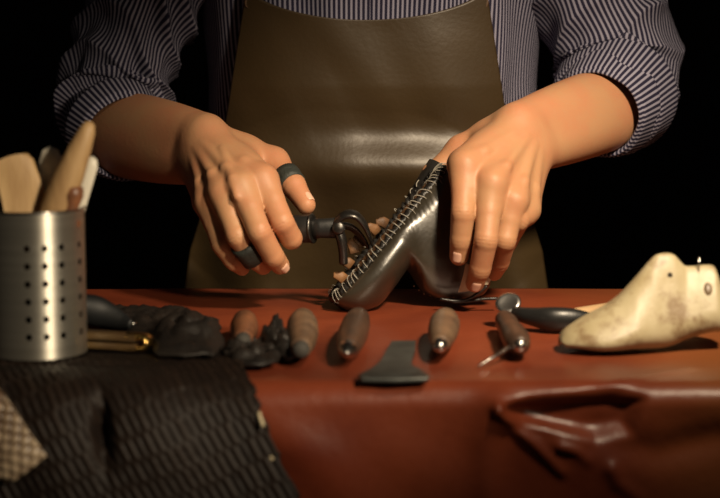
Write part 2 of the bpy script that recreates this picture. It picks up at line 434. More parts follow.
def build_hand(h, wr, wu, el, fore, fingers, thumb, bounds_pad=0.04, web=0.24, veins=(), tend=0.0012, thick=0.011):
    """wr, wu: radius-side and ulna-side wrist points; el: elbow; fingers: list of 4 x [MCP,PIP,DIP,TIP] index..little; thumb [CMC,MCP,IP,TIP]"""
    wr, wu, el = V(wr), V(wu), V(el)
    allp = [wr, wu, el] + [V(p) for fg in fingers for p in fg] + [V(p) for p in thumb]
    lo = np.min(allp, 0) - bounds_pad; hi = np.max(allp, 0) + bounds_pad
    Fd = Field(lo, hi, h)
    wc = (wr + wu) / 2
    mc = unit((V(fingers[1][0]) + V(fingers[2][0])) / 2 - wc)
    wax = unit(V(fingers[0][0]) - V(fingers[3][0]))
    nrm = unit(np.cross(wax, mc))
    if nrm[1] > 0: nrm = -nrm                      # back of the hand faces the camera side
    palm = -nrm
    # arm and palm
    pf = Fd.new()
    fr, fu, fm = fore                              # forearm half spread near elbow, radii
    wdir = unit(wr - wu)
    for sgn, w in ((1, wr), (-1, wu)):
        q_ = Fd.new()
        e_ = el + wdir * sgn * fr; Fd.cone(q_, w, e_, 0.0185, fu, 0.0005, power=1.9)
        pf = Field.smin(pf, q_, 0.022)
    fsh = (0.0122, 0.0122, 0.0116, 0.0106)
    for i, fg in enumerate(fingers):
        m = V(fg[0]); w0 = lerp(wr, wu, (0.12, 0.38, 0.66, 0.92)[i])
        Fd.cone(pf, w0, m, 0.0155, fsh[i], 0.013)
        Fd.cone(pf, w0 + palm * 0.006, m + palm * thick - mc * 0.012, 0.015, 0.0115, 0.013)
    for i in range(3):
        a, b = V(fingers[i][0]), V(fingers[i + 1][0])
        Fd.cone(pf, a - mc * 0.01 + palm * 0.004, b - mc * 0.01 + palm * 0.004, 0.0095, 0.0095, 0.010)
        a2, b2 = lerp(V(fingers[i][0]), V(fingers[i][1]), web), lerp(V(fingers[i + 1][0]), V(fingers[i + 1][1]), web)
        Fd.cone(pf, a2 + palm * 0.0045, b2 + palm * 0.0045, 0.0068, 0.0068, 0.008)
    # tendons and knuckles on the back
    for i, fg in enumerate(fingers):
        m = V(fg[0]); w0 = lerp(wr, wu, (0.3, 0.42, 0.55, 0.68)[i])
        p0 = lerp(w0, m, 0.25) + nrm * (0.0128 + tend); p1 = lerp(w0, m, 0.80) + nrm * (0.0108 + tend)
        Fd.cone(pf, p0, p1, 0.0022, 0.0026, 0.006)
        Fd.cone(pf, p1, m + nrm * 0.0045, 0.0026, 0.0075, 0.007)
    for a, b, r in veins:
        Fd.cone(pf, a, b, r, r, 0.004)
    # thenar and thumb
    C0, T1, T2, T3 = [V(p) for p in thumb]
    Fd.cone(pf, C0, T1, 0.0165, 0.0125, 0.014)
    Fd.cone(pf, lerp(C0, T1, 0.3), lerp(wr, V(fingers[0][0]), 0.7) + palm * 0.004, 0.012, 0.0085, 0.014)
    total = pf.copy()
    tf = Fd.new()
    Fd.cone(tf, T1, T2, 0.0122, 0.0108, 0.004); Fd.cone(tf, T2, T3, 0.0110, 0.0086, 0.004)
    Fd.crease(tf, T2, T2 - T1, 0.0007, 0.001, 0.016); Fd.crease(tf, T2 + 0.003 * unit(T2 - T1), T2 - T1, 0.0005, 0.0008, 0.016)
    allf = [tf]
    rr = ((0.0112, 0.0105, 0.0097, 0.0085), (0.0112, 0.0104, 0.0095, 0.0084), (0.0107, 0.0100, 0.0092, 0.0080), (0.0098, 0.0088, 0.0080, 0.0070))
    for i, fg in enumerate(fingers):
        a, b, c, d = [V(p) for p in fg]; r = rr[i]
        ff = Fd.new()
        Fd.cone(ff, a, lerp(a, b, 0.5), r[0], (r[0] + r[1]) / 2, 0.002); Fd.cone(ff, lerp(a, b, 0.5), b, (r[0] + r[1]) / 2, r[1], 0.002)
        Fd.cone(ff, b, c, r[1], r[2], 0.002); Fd.cone(ff, c, d, r[2], r[3], 0.002)
        axb = unit(unit(b - a) + unit(c - b)); axc = unit(unit(c - b) + unit(d - c))
        for o, dp in ((-0.0028, 0.0005), (0, 0.0008), (0.0028, 0.0005)):
            Fd.crease(ff, b + axb * o, axb, dp, 0.0008, 0.016)
        for o, dp in ((-0.001, 0.0006), (0.0016, 0.0005)):
            Fd.crease(ff, c + axc * o, axc, dp, 0.0008, 0.014)
        allf.append(ff)
    for ff in allf:
        total = np.minimum(total, Field.smin(ff, pf, 0.009))
    v, f = Fd.mesh(total)
    return v, f, nrm

HRES = 0.0013
# --- hand on the right of the picture: pressing the shoe
R_wr, R_wu, R_el = P(517, 123, 1.640), P(534, 152, 1.645), P(628, 101, 1.792)
R_f = [[P(464, 166, 1.578), P(463, 213, 1.556), P(461, 240, 1.560), P(459, 256, 1.566)],
       [P(491, 184, 1.566), P(486, 240, 1.546), P(480, 269, 1.556), P(475, 283, 1.566)],
       [P(513, 202, 1.572), P(505, 240, 1.562), P(499, 262, 1.582), P(494, 272, 1.594)],
       [P(526, 211, 1.590), P(519, 221, 1.572), P(508, 243, 1.604), P(502, 250, 1.616)]]
R_t = [P(500, 132, 1.655), P(461, 150, 1.655), P(434, 174, 1.648), P(420, 200, 1.640)]
Rm = lambda px, py, Y: P(px, py, Y)
v, f, R_n = build_hand(HRES, R_wr, R_wu, R_el, (0.010, 0.0310, 0.0285), R_f, R_t,
    veins=())
skin_parts.append((v, f))
# --- hand on the left of the picture: gripping the pincers
L_wr, L_wu, L_el = P(206, 134, 1.640), P(199, 165, 1.648), P(112, 132, 1.790)
L_f = [[P(263, 180, 1.572), P(282, 222, 1.548), P(291, 238, 1.560), P(293, 240, 1.585)],
       [P(241, 187, 1.562), P(259, 231, 1.536), P(273, 256, 1.550), P(280, 265, 1.566)],
       [P(223, 194, 1.568), P(237, 236, 1.546), P(252, 257, 1.558), P(263, 266, 1.574)],
       [P(208, 203, 1.584), P(221, 244, 1.566), P(233, 261, 1.572), P(242, 268, 1.582)]]
L_t = [P(232, 148, 1.655), P(274, 162, 1.640), P(293, 185, 1.612), P(306, 205, 1.596)]
v, f, L_n = build_hand(HRES, L_wr, L_wu, L_el, (0.010, 0.0325, 0.0290), L_f, L_t, tend=0.0022,
    veins=((P(222, 150, 1.598), P(232, 178, 1.555), 0.0024), (P(214, 160, 1.596), P(213, 190, 1.566), 0.0022), (P(232, 178, 1.555), P(236, 196, 1.545), 0.002)))
skin_parts.append((v, f))

# --- trunk, neck, upper arms (under the clothes) and head
SH_L, SH_R = Vector((-0.140, 1.85, 1.19)), Vector((0.160, 1.85, 1.19))
Bd = Field((-0.36, 1.68, 0.60), (0.38, 2.02, 1.36), 0.007)
tf = Bd.new()
Bd.ell(tf, (0.01, 1.865, 0.72), (0.135, 0.065, 0.13), 0.03)
Bd.ell(tf, (0.01, 1.865, 0.90), (0.130, 0.078, 0.17), 0.05)
Bd.ell(tf, (0.01, 1.865, 1.06), (0.150, 0.092, 0.16), 0.05)
Bd.cone(tf, SH_L + Vector((0.03, 0, 0)), SH_R - Vector((0.03, 0, 0)), 0.050, 0.050, 0.05)
Bd.cone(tf, (0.01, 1.865, 1.18), (0.01, 1.845, 1.33), 0.062, 0.055, 0.05)
ARM_R = [P(535, -105, 1.845), P(572, -55, 1.84), P(604, 2, 1.835), P(618, 46, 1.828), P(622, 78, 1.815), R_el]
ARM_L = [P(200, -105, 1.845), P(165, -50, 1.84), P(136, 10, 1.835), P(123, 66, 1.828), P(115, 98, 1.816), L_el]
for arm, sh in ((ARM_R, SH_R), (ARM_L, SH_L)):
    Bd.cone(tf, sh, arm[0], 0.048, 0.046, 0.03)
    for q, w_ in zip(arm[:-1], arm[1:]): Bd.cone(tf, q, w_, 0.034, 0.029, 0.01)
skin_parts.append(Bd.mesh(tf))
Hd = Field((-0.12, 1.66, 1.22), (0.14, 1.99, 1.60), 0.0035)
hf = Hd.new()
hc = Vector((0.01, 1.815, 1.44))
Hd.cone(hf, (0.01, 1.848, 1.24), (0.01, 1.835, 1.40), 0.056, 0.052, 0.02)
Hd.ell(hf, hc + Vector((0, 0.018, 0.035)), (0.073, 0.092, 0.085), 0.02)
Hd.ell(hf, hc + Vector((0, -0.025, -0.030)), (0.058, 0.062, 0.085), 0.03)
Hd.ell(hf, hc + Vector((0, -0.062, -0.088)), (0.028, 0.022, 0.020), 0.025)
Hd.cone(hf, hc + Vector((0, -0.082, 0.012)), hc + Vector((0, -0.103, -0.028)), 0.009, 0.0125, 0.012)
for s in (-1, 1):
    Hd.cone(hf, hc + Vector((s * 0.012, -0.080, 0.026)), hc + Vector((s * 0.042, -0.066, 0.022)), 0.010, 0.008, 0.014)
    Hd.ell(hf, hc + Vector((s * 0.040, -0.058, -0.025)), (0.018, 0.018, 0.016), 0.02)
    Hd.ell(hf, hc + Vector((s * 0.029, -0.088, 0.006)), (0.015, 0.014, 0.010), 0.010, sub=True)
    Hd.ell(hf, hc + Vector((s * 0.009, -0.098, -0.032)), (0.007, 0.008, 0.006), 0.006)
    Hd.ell(hf, hc + Vector((s * 0.074, 0.012, -0.006)), (0.008, 0.018, 0.030), 0.006)
    Hd.ell(hf, hc + Vector((s * 0.081, 0.008, -0.002)), (0.006, 0.010, 0.018), 0.003, sub=True)
Hd.cone(hf, hc + Vector((-0.018, -0.083, -0.054)), hc + Vector((0.018, -0.083, -0.054)), 0.006, 0.006, 0.007)
Hd.cone(hf, hc + Vector((-0.016, -0.083, -0.066)), hc + Vector((0.016, -0.083, -0.066)), 0.007, 0.007, 0.007)
skin_parts.append(Hd.mesh(hf))
body = link('body', join_meshes(skin_parts), M['skin'], person)

def ellipsoid_bm(bm, c, r, seg=20):
    res = bmesh.ops.create_uvsphere(bm, u_segments=seg, v_segments=seg // 2 + 2, radius=1.0)
    for vv in res['verts']: vv.co = Vector((vv.co.x * r[0], vv.co.y * r[1], vv.co.z * r[2])) + Vector(c)
for s in (-1, 1):
    bm = bmesh.new(); ellipsoid_bm(bm, hc + Vector((s * 0.029, -0.066, 0.006)), (0.0125,) * 3)
    eye = link('eye', from_bm(bm), M['eye'], person)
    bm = bmesh.new(); ellipsoid_bm(bm, hc + Vector((s * 0.029, -0.0765, 0.004)), (0.0058, 0.0026, 0.0058))
    link('iris', from_bm(bm), M['iris'], eye)
Hh = Field((-0.13, 1.68, 1.34), (0.15, 2.0, 1.62), 0.004)
hh = Hh.new()
Hh.ell(hh, hc + Vector((0, 0.024, 0.040)), (0.080, 0.097, 0.090), 0.01)
Hh.ell(hh, hc + Vector((0, -0.060, -0.020)), (0.085, 0.085, 0.085), 0.012, sub=True)
Hh.ell(hh, hc + Vector((0, -0.02, -0.09)), (0.12, 0.10, 0.085), 0.012, sub=True)
vv, ff = Hh.mesh(hh)
link('hair', join_meshes([(vv, ff)]), M['hair'], person)

# fingernails
def nail(tip, axis, nrm, r, w=0.0105, ln=0.011, back=0.009):
    axis = Vector(axis).normalized(); nrm = Vector(nrm); nrm = (nrm - axis * nrm.dot(axis)).normalized(); side = axis.cross(nrm)
    Pn = np.zeros((9, 9, 3))
    for i in range(9):
        for j in range(9):
            s = i / 8; a = (j / 8 - 0.5) * 2
            ww = w * (1 - 0.25 * abs(2 * s - 1) ** 3)
            an = a * ww / 2 / r
            rad = r + 0.0007 - 0.0012 * (abs(a) ** 4) - 0.0012 * max(0, 0.15 - s) / 0.15
            Pn[i, j] = Vector(tip) + axis * (-back + s * ln) + nrm * math.cos(an) * rad + side * math.sin(an) * rad
    o = link('fingernail', grid_mesh(Pn), M['nail'], person); solidify(o, 0.0008); return o
nail(R_f[0][3], R_f[0][3] - R_f[0][2], (-0.25, -1, 0.25), 0.0088)
nail(R_f[1][3], R_f[1][3] - R_f[1][2], (0.15, -1, 0.3), 0.0088)
nail(L_t[3], L_t[3] - L_t[2], (0.6, -0.3, 0.8), 0.0088)
nail(L_f[1][3], L_f[1][3] - L_f[1][2], (0.3, -1, 0.1), 0.0088)

# finger guards and tapes
def guard(name, a, b, ra, rb, mat, label, t0=0.0, t1=1.0, cap=False):
    a, b = Vector(a), Vector(b); bm = bmesh.new()
    p0, p1 = lerp(a, b, t0), lerp(a, b, t1); L = (p1 - p0).length
    prof = [(0, ra - 0.0018), (0.0002, ra), (L * 0.33, lerp(ra, rb, 0.33) + 0.0003), (L * 0.66, lerp(ra, rb, 0.66) - 0.0002), (L, rb)]
    if cap: prof += [(L + rb * 0.6, rb * 0.85), (L + rb * 0.95, rb * 0.4), (L + rb, 0)]
    else: prof += [(L + 0.0002, rb - 0.0018)]
    lathe(bm, p0, p1 - p0, prof, 28)
    return link(name, from_bm(bm), mat, person, label=label)
guard('finger_guard', lerp(R_t[1], R_t[2], 0.72), lerp(R_t[2], R_t[3], 1.0), 0.0136, 0.0128, M['black_leather'], 'glossy black leather thumb guard', 0.0, 1.0, True)
guard('finger_guard', L_t[1], L_t[2], 0.0134, 0.0128, M['green_tape'], 'black band around the thumb', 0.58, 1.0)
guard('finger_guard', L_f[2][1], L_f[2][2], 0.0118, 0.0108, M['green_tape'], 'dark band around the ring finger', 0.35, 1.15)

# ---------------- clothes
def frames_along(pts):
    pts = [Vector(p) for p in pts]; out = []; prev = None
    for i, p in enumerate(pts):
        t = (pts[min(i + 1, len(pts) - 1)] - pts[max(i - 1, 0)]).normalized()
        if prev is None: a, b = frame(t)
        else:
            a = (prev - t * prev.dot(t)).normalized(); b = t.cross(a)
        prev = a; out.append((p, t, a, b))
    return out
def sleeve(name, keys, seed, wr_amp, cuff_rows, n=220, sub=16, inner_dir=None):
    """keys: (point, radius a, radius b)"""
    c = catmull([list(k[0]) + [k[1], k[2]] for k in keys], sub)
    fr = frames_along([q[:3] for q in c])
    R = len(c); Pt = np.zeros((R, n, 3)); uv = np.zeros((R, n + 1, 2))
    s = 0; circ = 2 * math.pi * 0.055
    for i in range(R):
        p, t, a, b = fr[i]
        if i: s += (p - fr[i - 1][0]).length
        ra, rb = c[i][3], c[i][4]
        for j in range(n):
            th = 2 * math.pi * j / n
            d = a * math.cos(th) + b * math.sin(th)
            x, y = math.cos(th), math.sin(th)
            q = p + d * (ra + rb) / 2
            w = wr_amp * smooth((s - cuff_rows) / 0.03)
            # soft folds: drag lines that run round the arm and slant
            sl = s + 0.035 * math.sin(th + seed) + 0.015 * math.sin(2 * th + seed * 2)
            ph = sl * math.pi / 0.042 + seed + 1.6 * mnoise.noise(Vector((x * 1.1, y * 1.1 + seed, sl * 9)))
            fold = (1 - 2.0 * abs(math.sin(ph)) ** 0.8) * (0.45 + 0.9 * abs(mnoise.noise(Vector((x * 1.3 + seed, y * 1.3, sl * 14))))) + mnoise.noise(Vector((x * 1.6 + seed, y * 1.6, sl * 22))) * 0.9
            fine = mnoise.noise(Vector((x * 4, y * 4 + seed, s * 45))) * 0.25
            rr = 1 + 0
            off = w * (fold + fine) + 0.0012 * mnoise.noise(Vector((x * 3, y * 3, s * 60 + seed))) 
            Pt[i, j] = p + a * math.cos(th) * (ra + off) + b * math.sin(th) * (rb + off)
        for j in range(n + 1): uv[i, j] = (circ * j / n, s)
    o = link(name, grid_mesh(Pt, True, uv), M['shirt'], shirt); solidify(o, 0.0022, -1)
    return o
def rolled_cuff(p0, p1, r0, r1, th, seed, n=200):
    """a band of cloth rolled round the arm from p0 (opening) to p1, with rounded rims"""
    p0, p1 = Vector(p0), Vector(p1); t = (p1 - p0).normalized(); a, b = frame(t); L = (p1 - p0).length
    prof = [(0.006, r0 - th * 2.2), (0.0, r0 - th * 1.4), (-0.0012, r0 - th * 0.6), (0.0004, r0), (0.004, r0 + 0.0008)] + \
           [(L * k / 8, lerp(r0, r1, k / 8) + 0.001) for k in range(1, 8)] + [(L - 0.002, r1), (L, r1 - 0.0015), (L - 0.0005, r1 - 0.004), (L - 0.006, r1 - 0.006)]
    Pt = np.zeros((len(prof), n, 3)); uv = np.zeros((len(prof), n + 1, 2))
    for i, (d, r) in enumerate(prof):
        for j in range(n + 1):
            an = 2 * math.pi * j / n
            w = 0.0025 * mnoise.noise(Vector((math.cos(an) * 1.5 + seed, math.sin(an) * 1.5, d * 12)))
            wob = 0.004 * mnoise.noise(Vector((math.cos(an) * 1.2, math.sin(an) * 1.2 + seed, 3)))
            if j < n: Pt[i, j] = p0 + t * (d + wob) + (a * math.cos(an) + b * math.sin(an)) * (r + w)
            uv[i, j] = (2 * math.pi * r0 * j / n, d)
    return link('rolled_cuff', grid_mesh(Pt, True, uv), M['shirt'], shirt)

# shirt body
def torso_section(z):
    zs = [0.62, 0.72, 0.85, 0.95, 1.05, 1.13, 1.18, 1.215, 1.245, 1.265, 1.285]
    hw = [.172, .170, .165, .168, .176, .184, .182, .150, .098, .070, .064]
    dp = [.080, .082, .100, .112, .112, .106, .096, .084, .072, .066, .062]
    cy = [1.865] * 7 + [1.862, 1.857, 1.852, 1.848]
    return [float(np.interp(z, zs, q)) for q in (hw, dp, cy)]
rows = np.linspace(0.62, 1.285, 110); n = 260
def _sec(th):
    cx, sy = math.cos(th), math.sin(th); return math.copysign(abs(cx) ** 0.78, cx) * 0.172, math.copysign(abs(sy) ** 0.78, sy) * 0.112
_q = [_sec(2 * math.pi * j / n - math.pi / 2) for j in range(n + 1)]
arcl = np.concatenate([[0], np.cumsum([math.dist(_q[j], _q[j + 1]) for j in range(n)])])
Pt = np.zeros((len(rows), n, 3)); uv = np.zeros((len(rows), n + 1, 2))
for i, z in enumerate(rows):
    hw, dp, cy = torso_section(z)
    for j in range(n + 1):
        th = 2 * math.pi * j / n - math.pi / 2
        cx, sy = math.cos(th), math.sin(th); e = 0.78
        x = math.copysign(abs(cx) ** e, cx) * hw; y = math.copysign(abs(sy) ** e, sy) * dp
        w = 0.006 * mnoise.noise(Vector((x * 18, y * 9, z * 5 + 3))) + 0.004 * math.sin(x * 120 + 14 * z + 2 * math.sin(z * 17)) * (0.3 + 0.7 * abs(cx))
        if j < n: Pt[i, j] = (0.01 + x + cx * w, cy + y + sy * w, z)
        uv[i, j] = (arcl[j] + 0.012 * math.sin(z * 14) * 0.3, z)
shirt = link('shirt', grid_mesh(Pt, True, uv), M['shirt'], person); solidify(shirt, 0.002, -1)

R0, R1 = P(599, 112, 1.742), P(616, 102, 1.772)
sleeve('sleeve', [(P(606, 106, 1.758), .040, .040), (P(611, 99, 1.778), .050, .050), (P(618, 90, 1.80), .0575, .0575), (P(620, 76, 1.816), .0605, .0605),
        (P(615, 46, 1.828), .064, .064), (P(594, 2, 1.835), .065, .065), (P(568, -55, 1.84), .066, .066), (P(535, -105, 1.845), .066, .064), (P(495, -135, 1.85), .055, .055)],
       1.3, 0.0055, 0.02)
rolled_cuff(P(596, 114, 1.738), P(609, 103, 1.770), 0.0445, 0.0545, 0.002, 2.0)
rolled_cuff(P(604, 107, 1.760), P(617, 92, 1.796), 0.0525, 0.0625, 0.002, 5.0)
sleeve('sleeve', [(P(118, 134, 1.758), .040, .040), (P(113, 126, 1.778), .047, .047), (P(113, 116, 1.80), .051, .051), (P(115, 98, 1.818), .053, .053),
        (P(123, 66, 1.828), .055, .055), (P(143, 10, 1.835), .058, .058), (P(165, -50, 1.84), .064, .064), (P(200, -105, 1.845), .066, .064), (P(240, -135, 1.85), .055, .055)],
       4.1, 0.0085, 0.012)
rolled_cuff(P(126, 139, 1.744), P(114, 128, 1.775), 0.0435, 0.0515, 0.002, 9.0)
# collar
c0 = Vector((0.01, 1.85, 1.255)); bm = bmesh.new()
Pt = np.zeros((5, 60, 3)); uv = np.zeros((5, 60, 2))
for i in range(5):
    for j in range(60):
        th = -math.pi / 2 + 0.25 + (2 * math.pi - 0.5) * j / 59; r = 0.068 + 0.014 * (abs(i - 2) / 2) ** 1.0 * (1 if i > 2 else 0)
        zz = (0.0, 0.02, 0.038, 0.024, 0.004)[i]
        Pt[i, j] = c0 + Vector((math.cos(th) * r, math.sin(th) * r * 0.95, zz - 0.012 * (1 - math.sin(th)) / 2)); uv[i, j] = (zz, 0.46 * j / 59)
col = link('collar', grid_mesh(Pt, False, uv), M['shirt'], shirt); solidify(col, 0.002)
for k in range(3):
    bm = bmesh.new()
    lathe(bm, Vector((0.012, 1.7525 - 0.004 * (k > 3), 1.075 + 0.055 * k)), Vector((0, -1, 0)), [(0, .0055), (.0015, .0058), (.002, .004), (.0015, 0)], 14)
    link('button', from_bm(bm), M['bone'], shirt)

# trousers and boots under the bench
Tr = Field((-0.27, 1.28, 0.0), (0.29, 2.02, 0.80), 0.008); tr = Tr.new()
Tr.ell(tr, (0.01, 1.88, 0.680), (0.160, 0.090, 0.085), 0.04)
for s in (-1, 1):
    hip = Vector((0.01 + s * 0.085, 1.86, 0.655)); knee = Vector((0.01 + s * 0.13, 1.46, 0.60)); ank = Vector((0.01 + s * 0.13, 1.56, 0.10))
    Tr.cone(tr, hip, knee, 0.074, 0.060, 0.02); Tr.cone(tr, knee, ank, 0.060, 0.046, 0.02)
link('trousers', join_meshes([Tr.mesh(tr)]), M['trousers'], person)
for s in (-1, 1):
    x = 0.01 + s * 0.13; Bf = Field((x - 0.07, 1.26, -0.01), (x + 0.07, 1.66, 0.2), 0.006); bf = Bf.new()
    Bf.cone(bf, (x, 1.57, 0.16), (x, 1.575, 0.05), 0.045, 0.042, 0.02); Bf.cone(bf, (x, 1.57, 0.045), (x + s * 0.012, 1.38, 0.036), 0.043, 0.040, 0.03)
    Z = Bf.ax[2][None, None, :]; bf = np.maximum(bf, 0.002 - Z)
    link('work_boot', join_meshes([Bf.mesh(bf)]), M['black_leather'], person)

# apron: bib, then skirt falling over the lap
zs = np.concatenate([np.linspace(1.038, 0.86, 60), np.linspace(0.857, 0.735, 46)])
n = 150; Pt = np.zeros((len(zs) + 34, n, 3)); cxp = 0.006
def apron_half(z):
    zq = [0.70, 0.735, 0.78, 0.82, 0.86, 0.93, 1.038]; hq = [0.190, 0.186, 0.179, 0.166, 0.150, 0.136, 0.117]
    return float(np.interp(z, zq, hq))
def apron_point(u, z, row):
    hw = apron_half(z); x = u * hw + cxp
    tw, td, cy = torso_section(max(z, 0.62))
    q = min(0.999, abs(x - 0.01) / (tw + 0.012)); ys = cy - td * (1 - q ** (2 / 0.78)) ** (0.78 / 2) if q < 1 else cy
    y = ys - 0.014
    low = smooth((0.88 - z) / 0.14)                # skirt stands off the body
    yl = 1.772 + 0.030 * abs(u) ** 2.5
    y = lerp(min(y, 1.80), yl, float(low))
    # the bib hangs straighter than the chest
    y = min(y, 1.742 + 0.034 * abs(u) ** 3 + 0.030 * float(low))
    dent = 0.006 * math.exp(-((z - 0.905) / 0.022) ** 2) * math.exp(-((u - 0.25) / 0.75) ** 2)      # slack crease above the hands
    ridge = -0.010 * math.exp(-((z - 0.872) / 0.022) ** 2) * math.exp(-((u - 0.2) / 0.75) ** 2)
    fold = 0.004 * mnoise.noise(Vector((x * 9, 2.2, z * 7))) + 0.0022 * mnoise.noise(Vector((x * 22 + z * 10, 7.1, z * 14)))
    vert = float(low) * 0.012 * math.sin(u * 9.0 + 1.1 + 3 * z) * (0.4 + abs(u))
    return x, y + dent + ridge + fold + vert
for i, z in enumerate(zs):
    for j in range(n):
        u = 2 * j / (n - 1) - 1
        zz = z
        if i < 12: zz = z - (1 - i / 12) * 0.024 * max(0, 1 - (abs(u) / 0.92) ** 2) ** 0.8      # hollowed neckline
        x, y = apron_point(u, zz, i)
        Pt[i, j] = (x, y, zz)
last_row = Pt[len(zs) - 1].copy()
for k in range(34):                                                # draped forward between and over the thighs, below bench level
    i = len(zs) + k; t = (k + 1) / 34
    for j in range(n):
        x, y, z = last_row[j]
        Pt[i, j] = (x * (1 + 0.06 * t), y, z - 0.10 * t)
ap = link('apron', grid_mesh(Pt), M['apron'], person); solidify(ap, 0.0022, 1)
for s in (-1, 1):
    bm = bmesh.new()
    a = Vector(apron_point(s * 0.95, 1.036, 0) + (1.036,)); a = Vector((a.x, a.y + 0.003, a.z))
    pts = [a + Vector((0, 0, -0.008)), a, Vector((s * 0.098 + cxp, 1.752, 1.09)), Vector((s * 0.085 + cxp, 1.758, 1.16)), Vector((s * 0.080 + cxp, 1.79, 1.222)), Vector((s * 0.076 + 0.01, 1.85, 1.258)), Vector((s * 0.05 + 0.01, 1.925, 1.262)), Vector((0.01, 1.945, 1.262))]
    tube(bm, [Vector(q) for q in catmull([list(q) for q in pts], 8)], 0.0058, 10, 0.2, side=Vector((1, 0, 0)))
    link('neck_strap', from_bm(bm), M['apron_edge'], ap)

# stool
st = thing('stool', 'wooden work stool under the seated man', 'stool', (0.01, 1.86, 0))
bm = bmesh.new(); lathe(bm, Vector((0.01, 1.88, 0.535)), Vector((0, 0, 1)), [(0, .15), (.004, .158), (.026, .158), (.032, .15), (.032, 0)], 40)
link('seat', from_bm(bm), M['bench'], st)
for a in range(4):
    an = math.pi / 4 + a * math.pi / 2; d = Vector((math.cos(an), math.sin(an), 0)); bm = bmesh.new()
    lathe(bm, Vector((0.01, 1.88, 0)) + d * 0.17, (Vector((0.01, 1.88, 0.536)) + d * 0.11) - (Vector((0.01, 1.88, 0)) + d * 0.17), [(0, .012), (.25, .017), (.538, .014)], 16)
    link('leg', from_bm(bm), M['bench'], st)

# ================================================================== BENCH, HIDE, LEATHER
Y_FRONT = 1.276; Y_BACK = 1.700
bt = thing('workbench', 'wooden workbench under the red hide', 'workbench', (0.05, 1.49, 0))
bm = bmesh.new(); box(bm, (-0.75, Y_FRONT + 0.026, TZ - 0.042), (0.85, Y_BACK - 0.004, TZ - 0.0028), 0.003); sharp(link('tabletop', from_bm(bm), M['bench'], bt))
for x in (-0.70, 0.80):
    for y in (Y_FRONT + 0.05, Y_BACK - 0.05):
        bm = bmesh.new(); box(bm, (x - 0.03, y - 0.03, 0), (x + 0.03, y + 0.03, TZ - 0.042), 0.003); sharp(link('leg', from_bm(bm), M['bench'], bt))

# --- the red hide: flat on the bench, rolling over its front edge
def sd_seg(px, py, a, b):
    ax, ay = a; bx, by = b; dx, dy = bx - ax, by - ay
    t = np.clip(((px - ax) * dx + (py - ay) * dy) / (dx * dx + dy * dy), 0, 1)
    return np.hypot(px - ax - t * dx, py - ay - t * dy), t
def drape_pt(px, py):              # picture point on the hanging front -> (x, z)
    q = P(px, py, Y_FRONT - 0.004); return (q.x, q.z)
xs = np.arange(-0.62, 0.7001, 0.0028)
s_top = np.arange(0, Y_BACK - Y_FRONT - 0.018, 0.0032)
R_ED = 0.018
arc = np.linspace(0, math.pi / 2, 14)[1:]
drop = np.arange(0.003, 0.26, 0.0026)
prof = [(Y_BACK - s, TZ, 0.0, 1.0) for s in s_top] + [(Y_FRONT + R_ED - R_ED * math.sin(a), TZ - R_ED + R_ED * math.cos(a), math.sin(a), math.cos(a)) for a in arc] + \
       [(Y_FRONT - 0.0 - 0.00 * d, TZ - R_ED - d, 1.0, 0.0) for d in drop]
prof = np.array(prof); Rn, Cn = len(prof), len(xs)
XX = np.tile(xs, (Rn, 1)); YY = np.tile(prof[:, 0:1], (1, Cn)); ZZ = np.tile(prof[:, 1:2], (1, Cn))
ny = -np.tile(prof[:, 2:3], (1, Cn)); nzv = np.tile(prof[:, 3:4], (1, Cn))
ss = np.tile(np.linspace(0, 1, Rn)[:, None], (1, Cn))
base = nzgrid(XX * 5, YY * 7 - ZZ * 5, 1.0, 2.0) * 0.0012 + nzgrid(XX * 16, YY * 22 - ZZ * 13, 1.0, 5.0) * 0.0005
hang = smooth((TZ - 0.004 - ZZ) / 0.05)
D = base
D = D + hang * (0.004 * np.sin((XX * 0.85 + (ZZ - TZ) * 0.9) * 2 * math.pi / 0.085 + 1.0) * smooth((0.05 - XX) / 0.15) + 0.006 * nzgrid(XX * 12 + ZZ * 7, ZZ * 9, 1.0, 8.0))
on_front = (ny < -0.5)
def bump_line(pts, amp, sig, taper=True):
    out = np.zeros_like(XX); q = [drape_pt(*p) for p in pts]; best = np.full(XX.shape, 9.0); tt = np.zeros_like(XX); N = len(q) - 1
    for i in range(N):
        d, t = sd_seg(XX, ZZ, q[i], q[i + 1]); m = d < best; best = np.where(m, d, best); tt = np.where(m, (i + t) / N, tt)
    return amp * np.exp(-(best / sig) ** 2) * ((1 - tt * 0.6) if taper else 1)
def poly_in(pts, soft):
    q = [drape_pt(*p) for p in pts]; inside = np.zeros(XX.shape, bool); best = np.full(XX.shape, 9.0); j = len(q) - 1
    for i in range(len(q)):
        (xi, yi), (xj, yj) = q[i], q[j]
        c = ((yi > ZZ) != (yj > ZZ)) & (XX < (xj - xi) * (ZZ - yi) / (yj - yi + 1e-12) + xi); inside ^= c
        d, _ = sd_seg(XX, ZZ, q[i], q[j]); best = np.minimum(best, d); j = i
    return smooth(np.where(inside, best, -best) / soft * 0.5 + 0.5)
fr_ = smooth((TZ - ZZ) / 0.010) * on_front
pocket = poly_in([(501, 411), (530, 402), (575, 398), (612, 394), (640, 402), (630, 432), (588, 438), (548, 431), (520, 425)], 0.008)
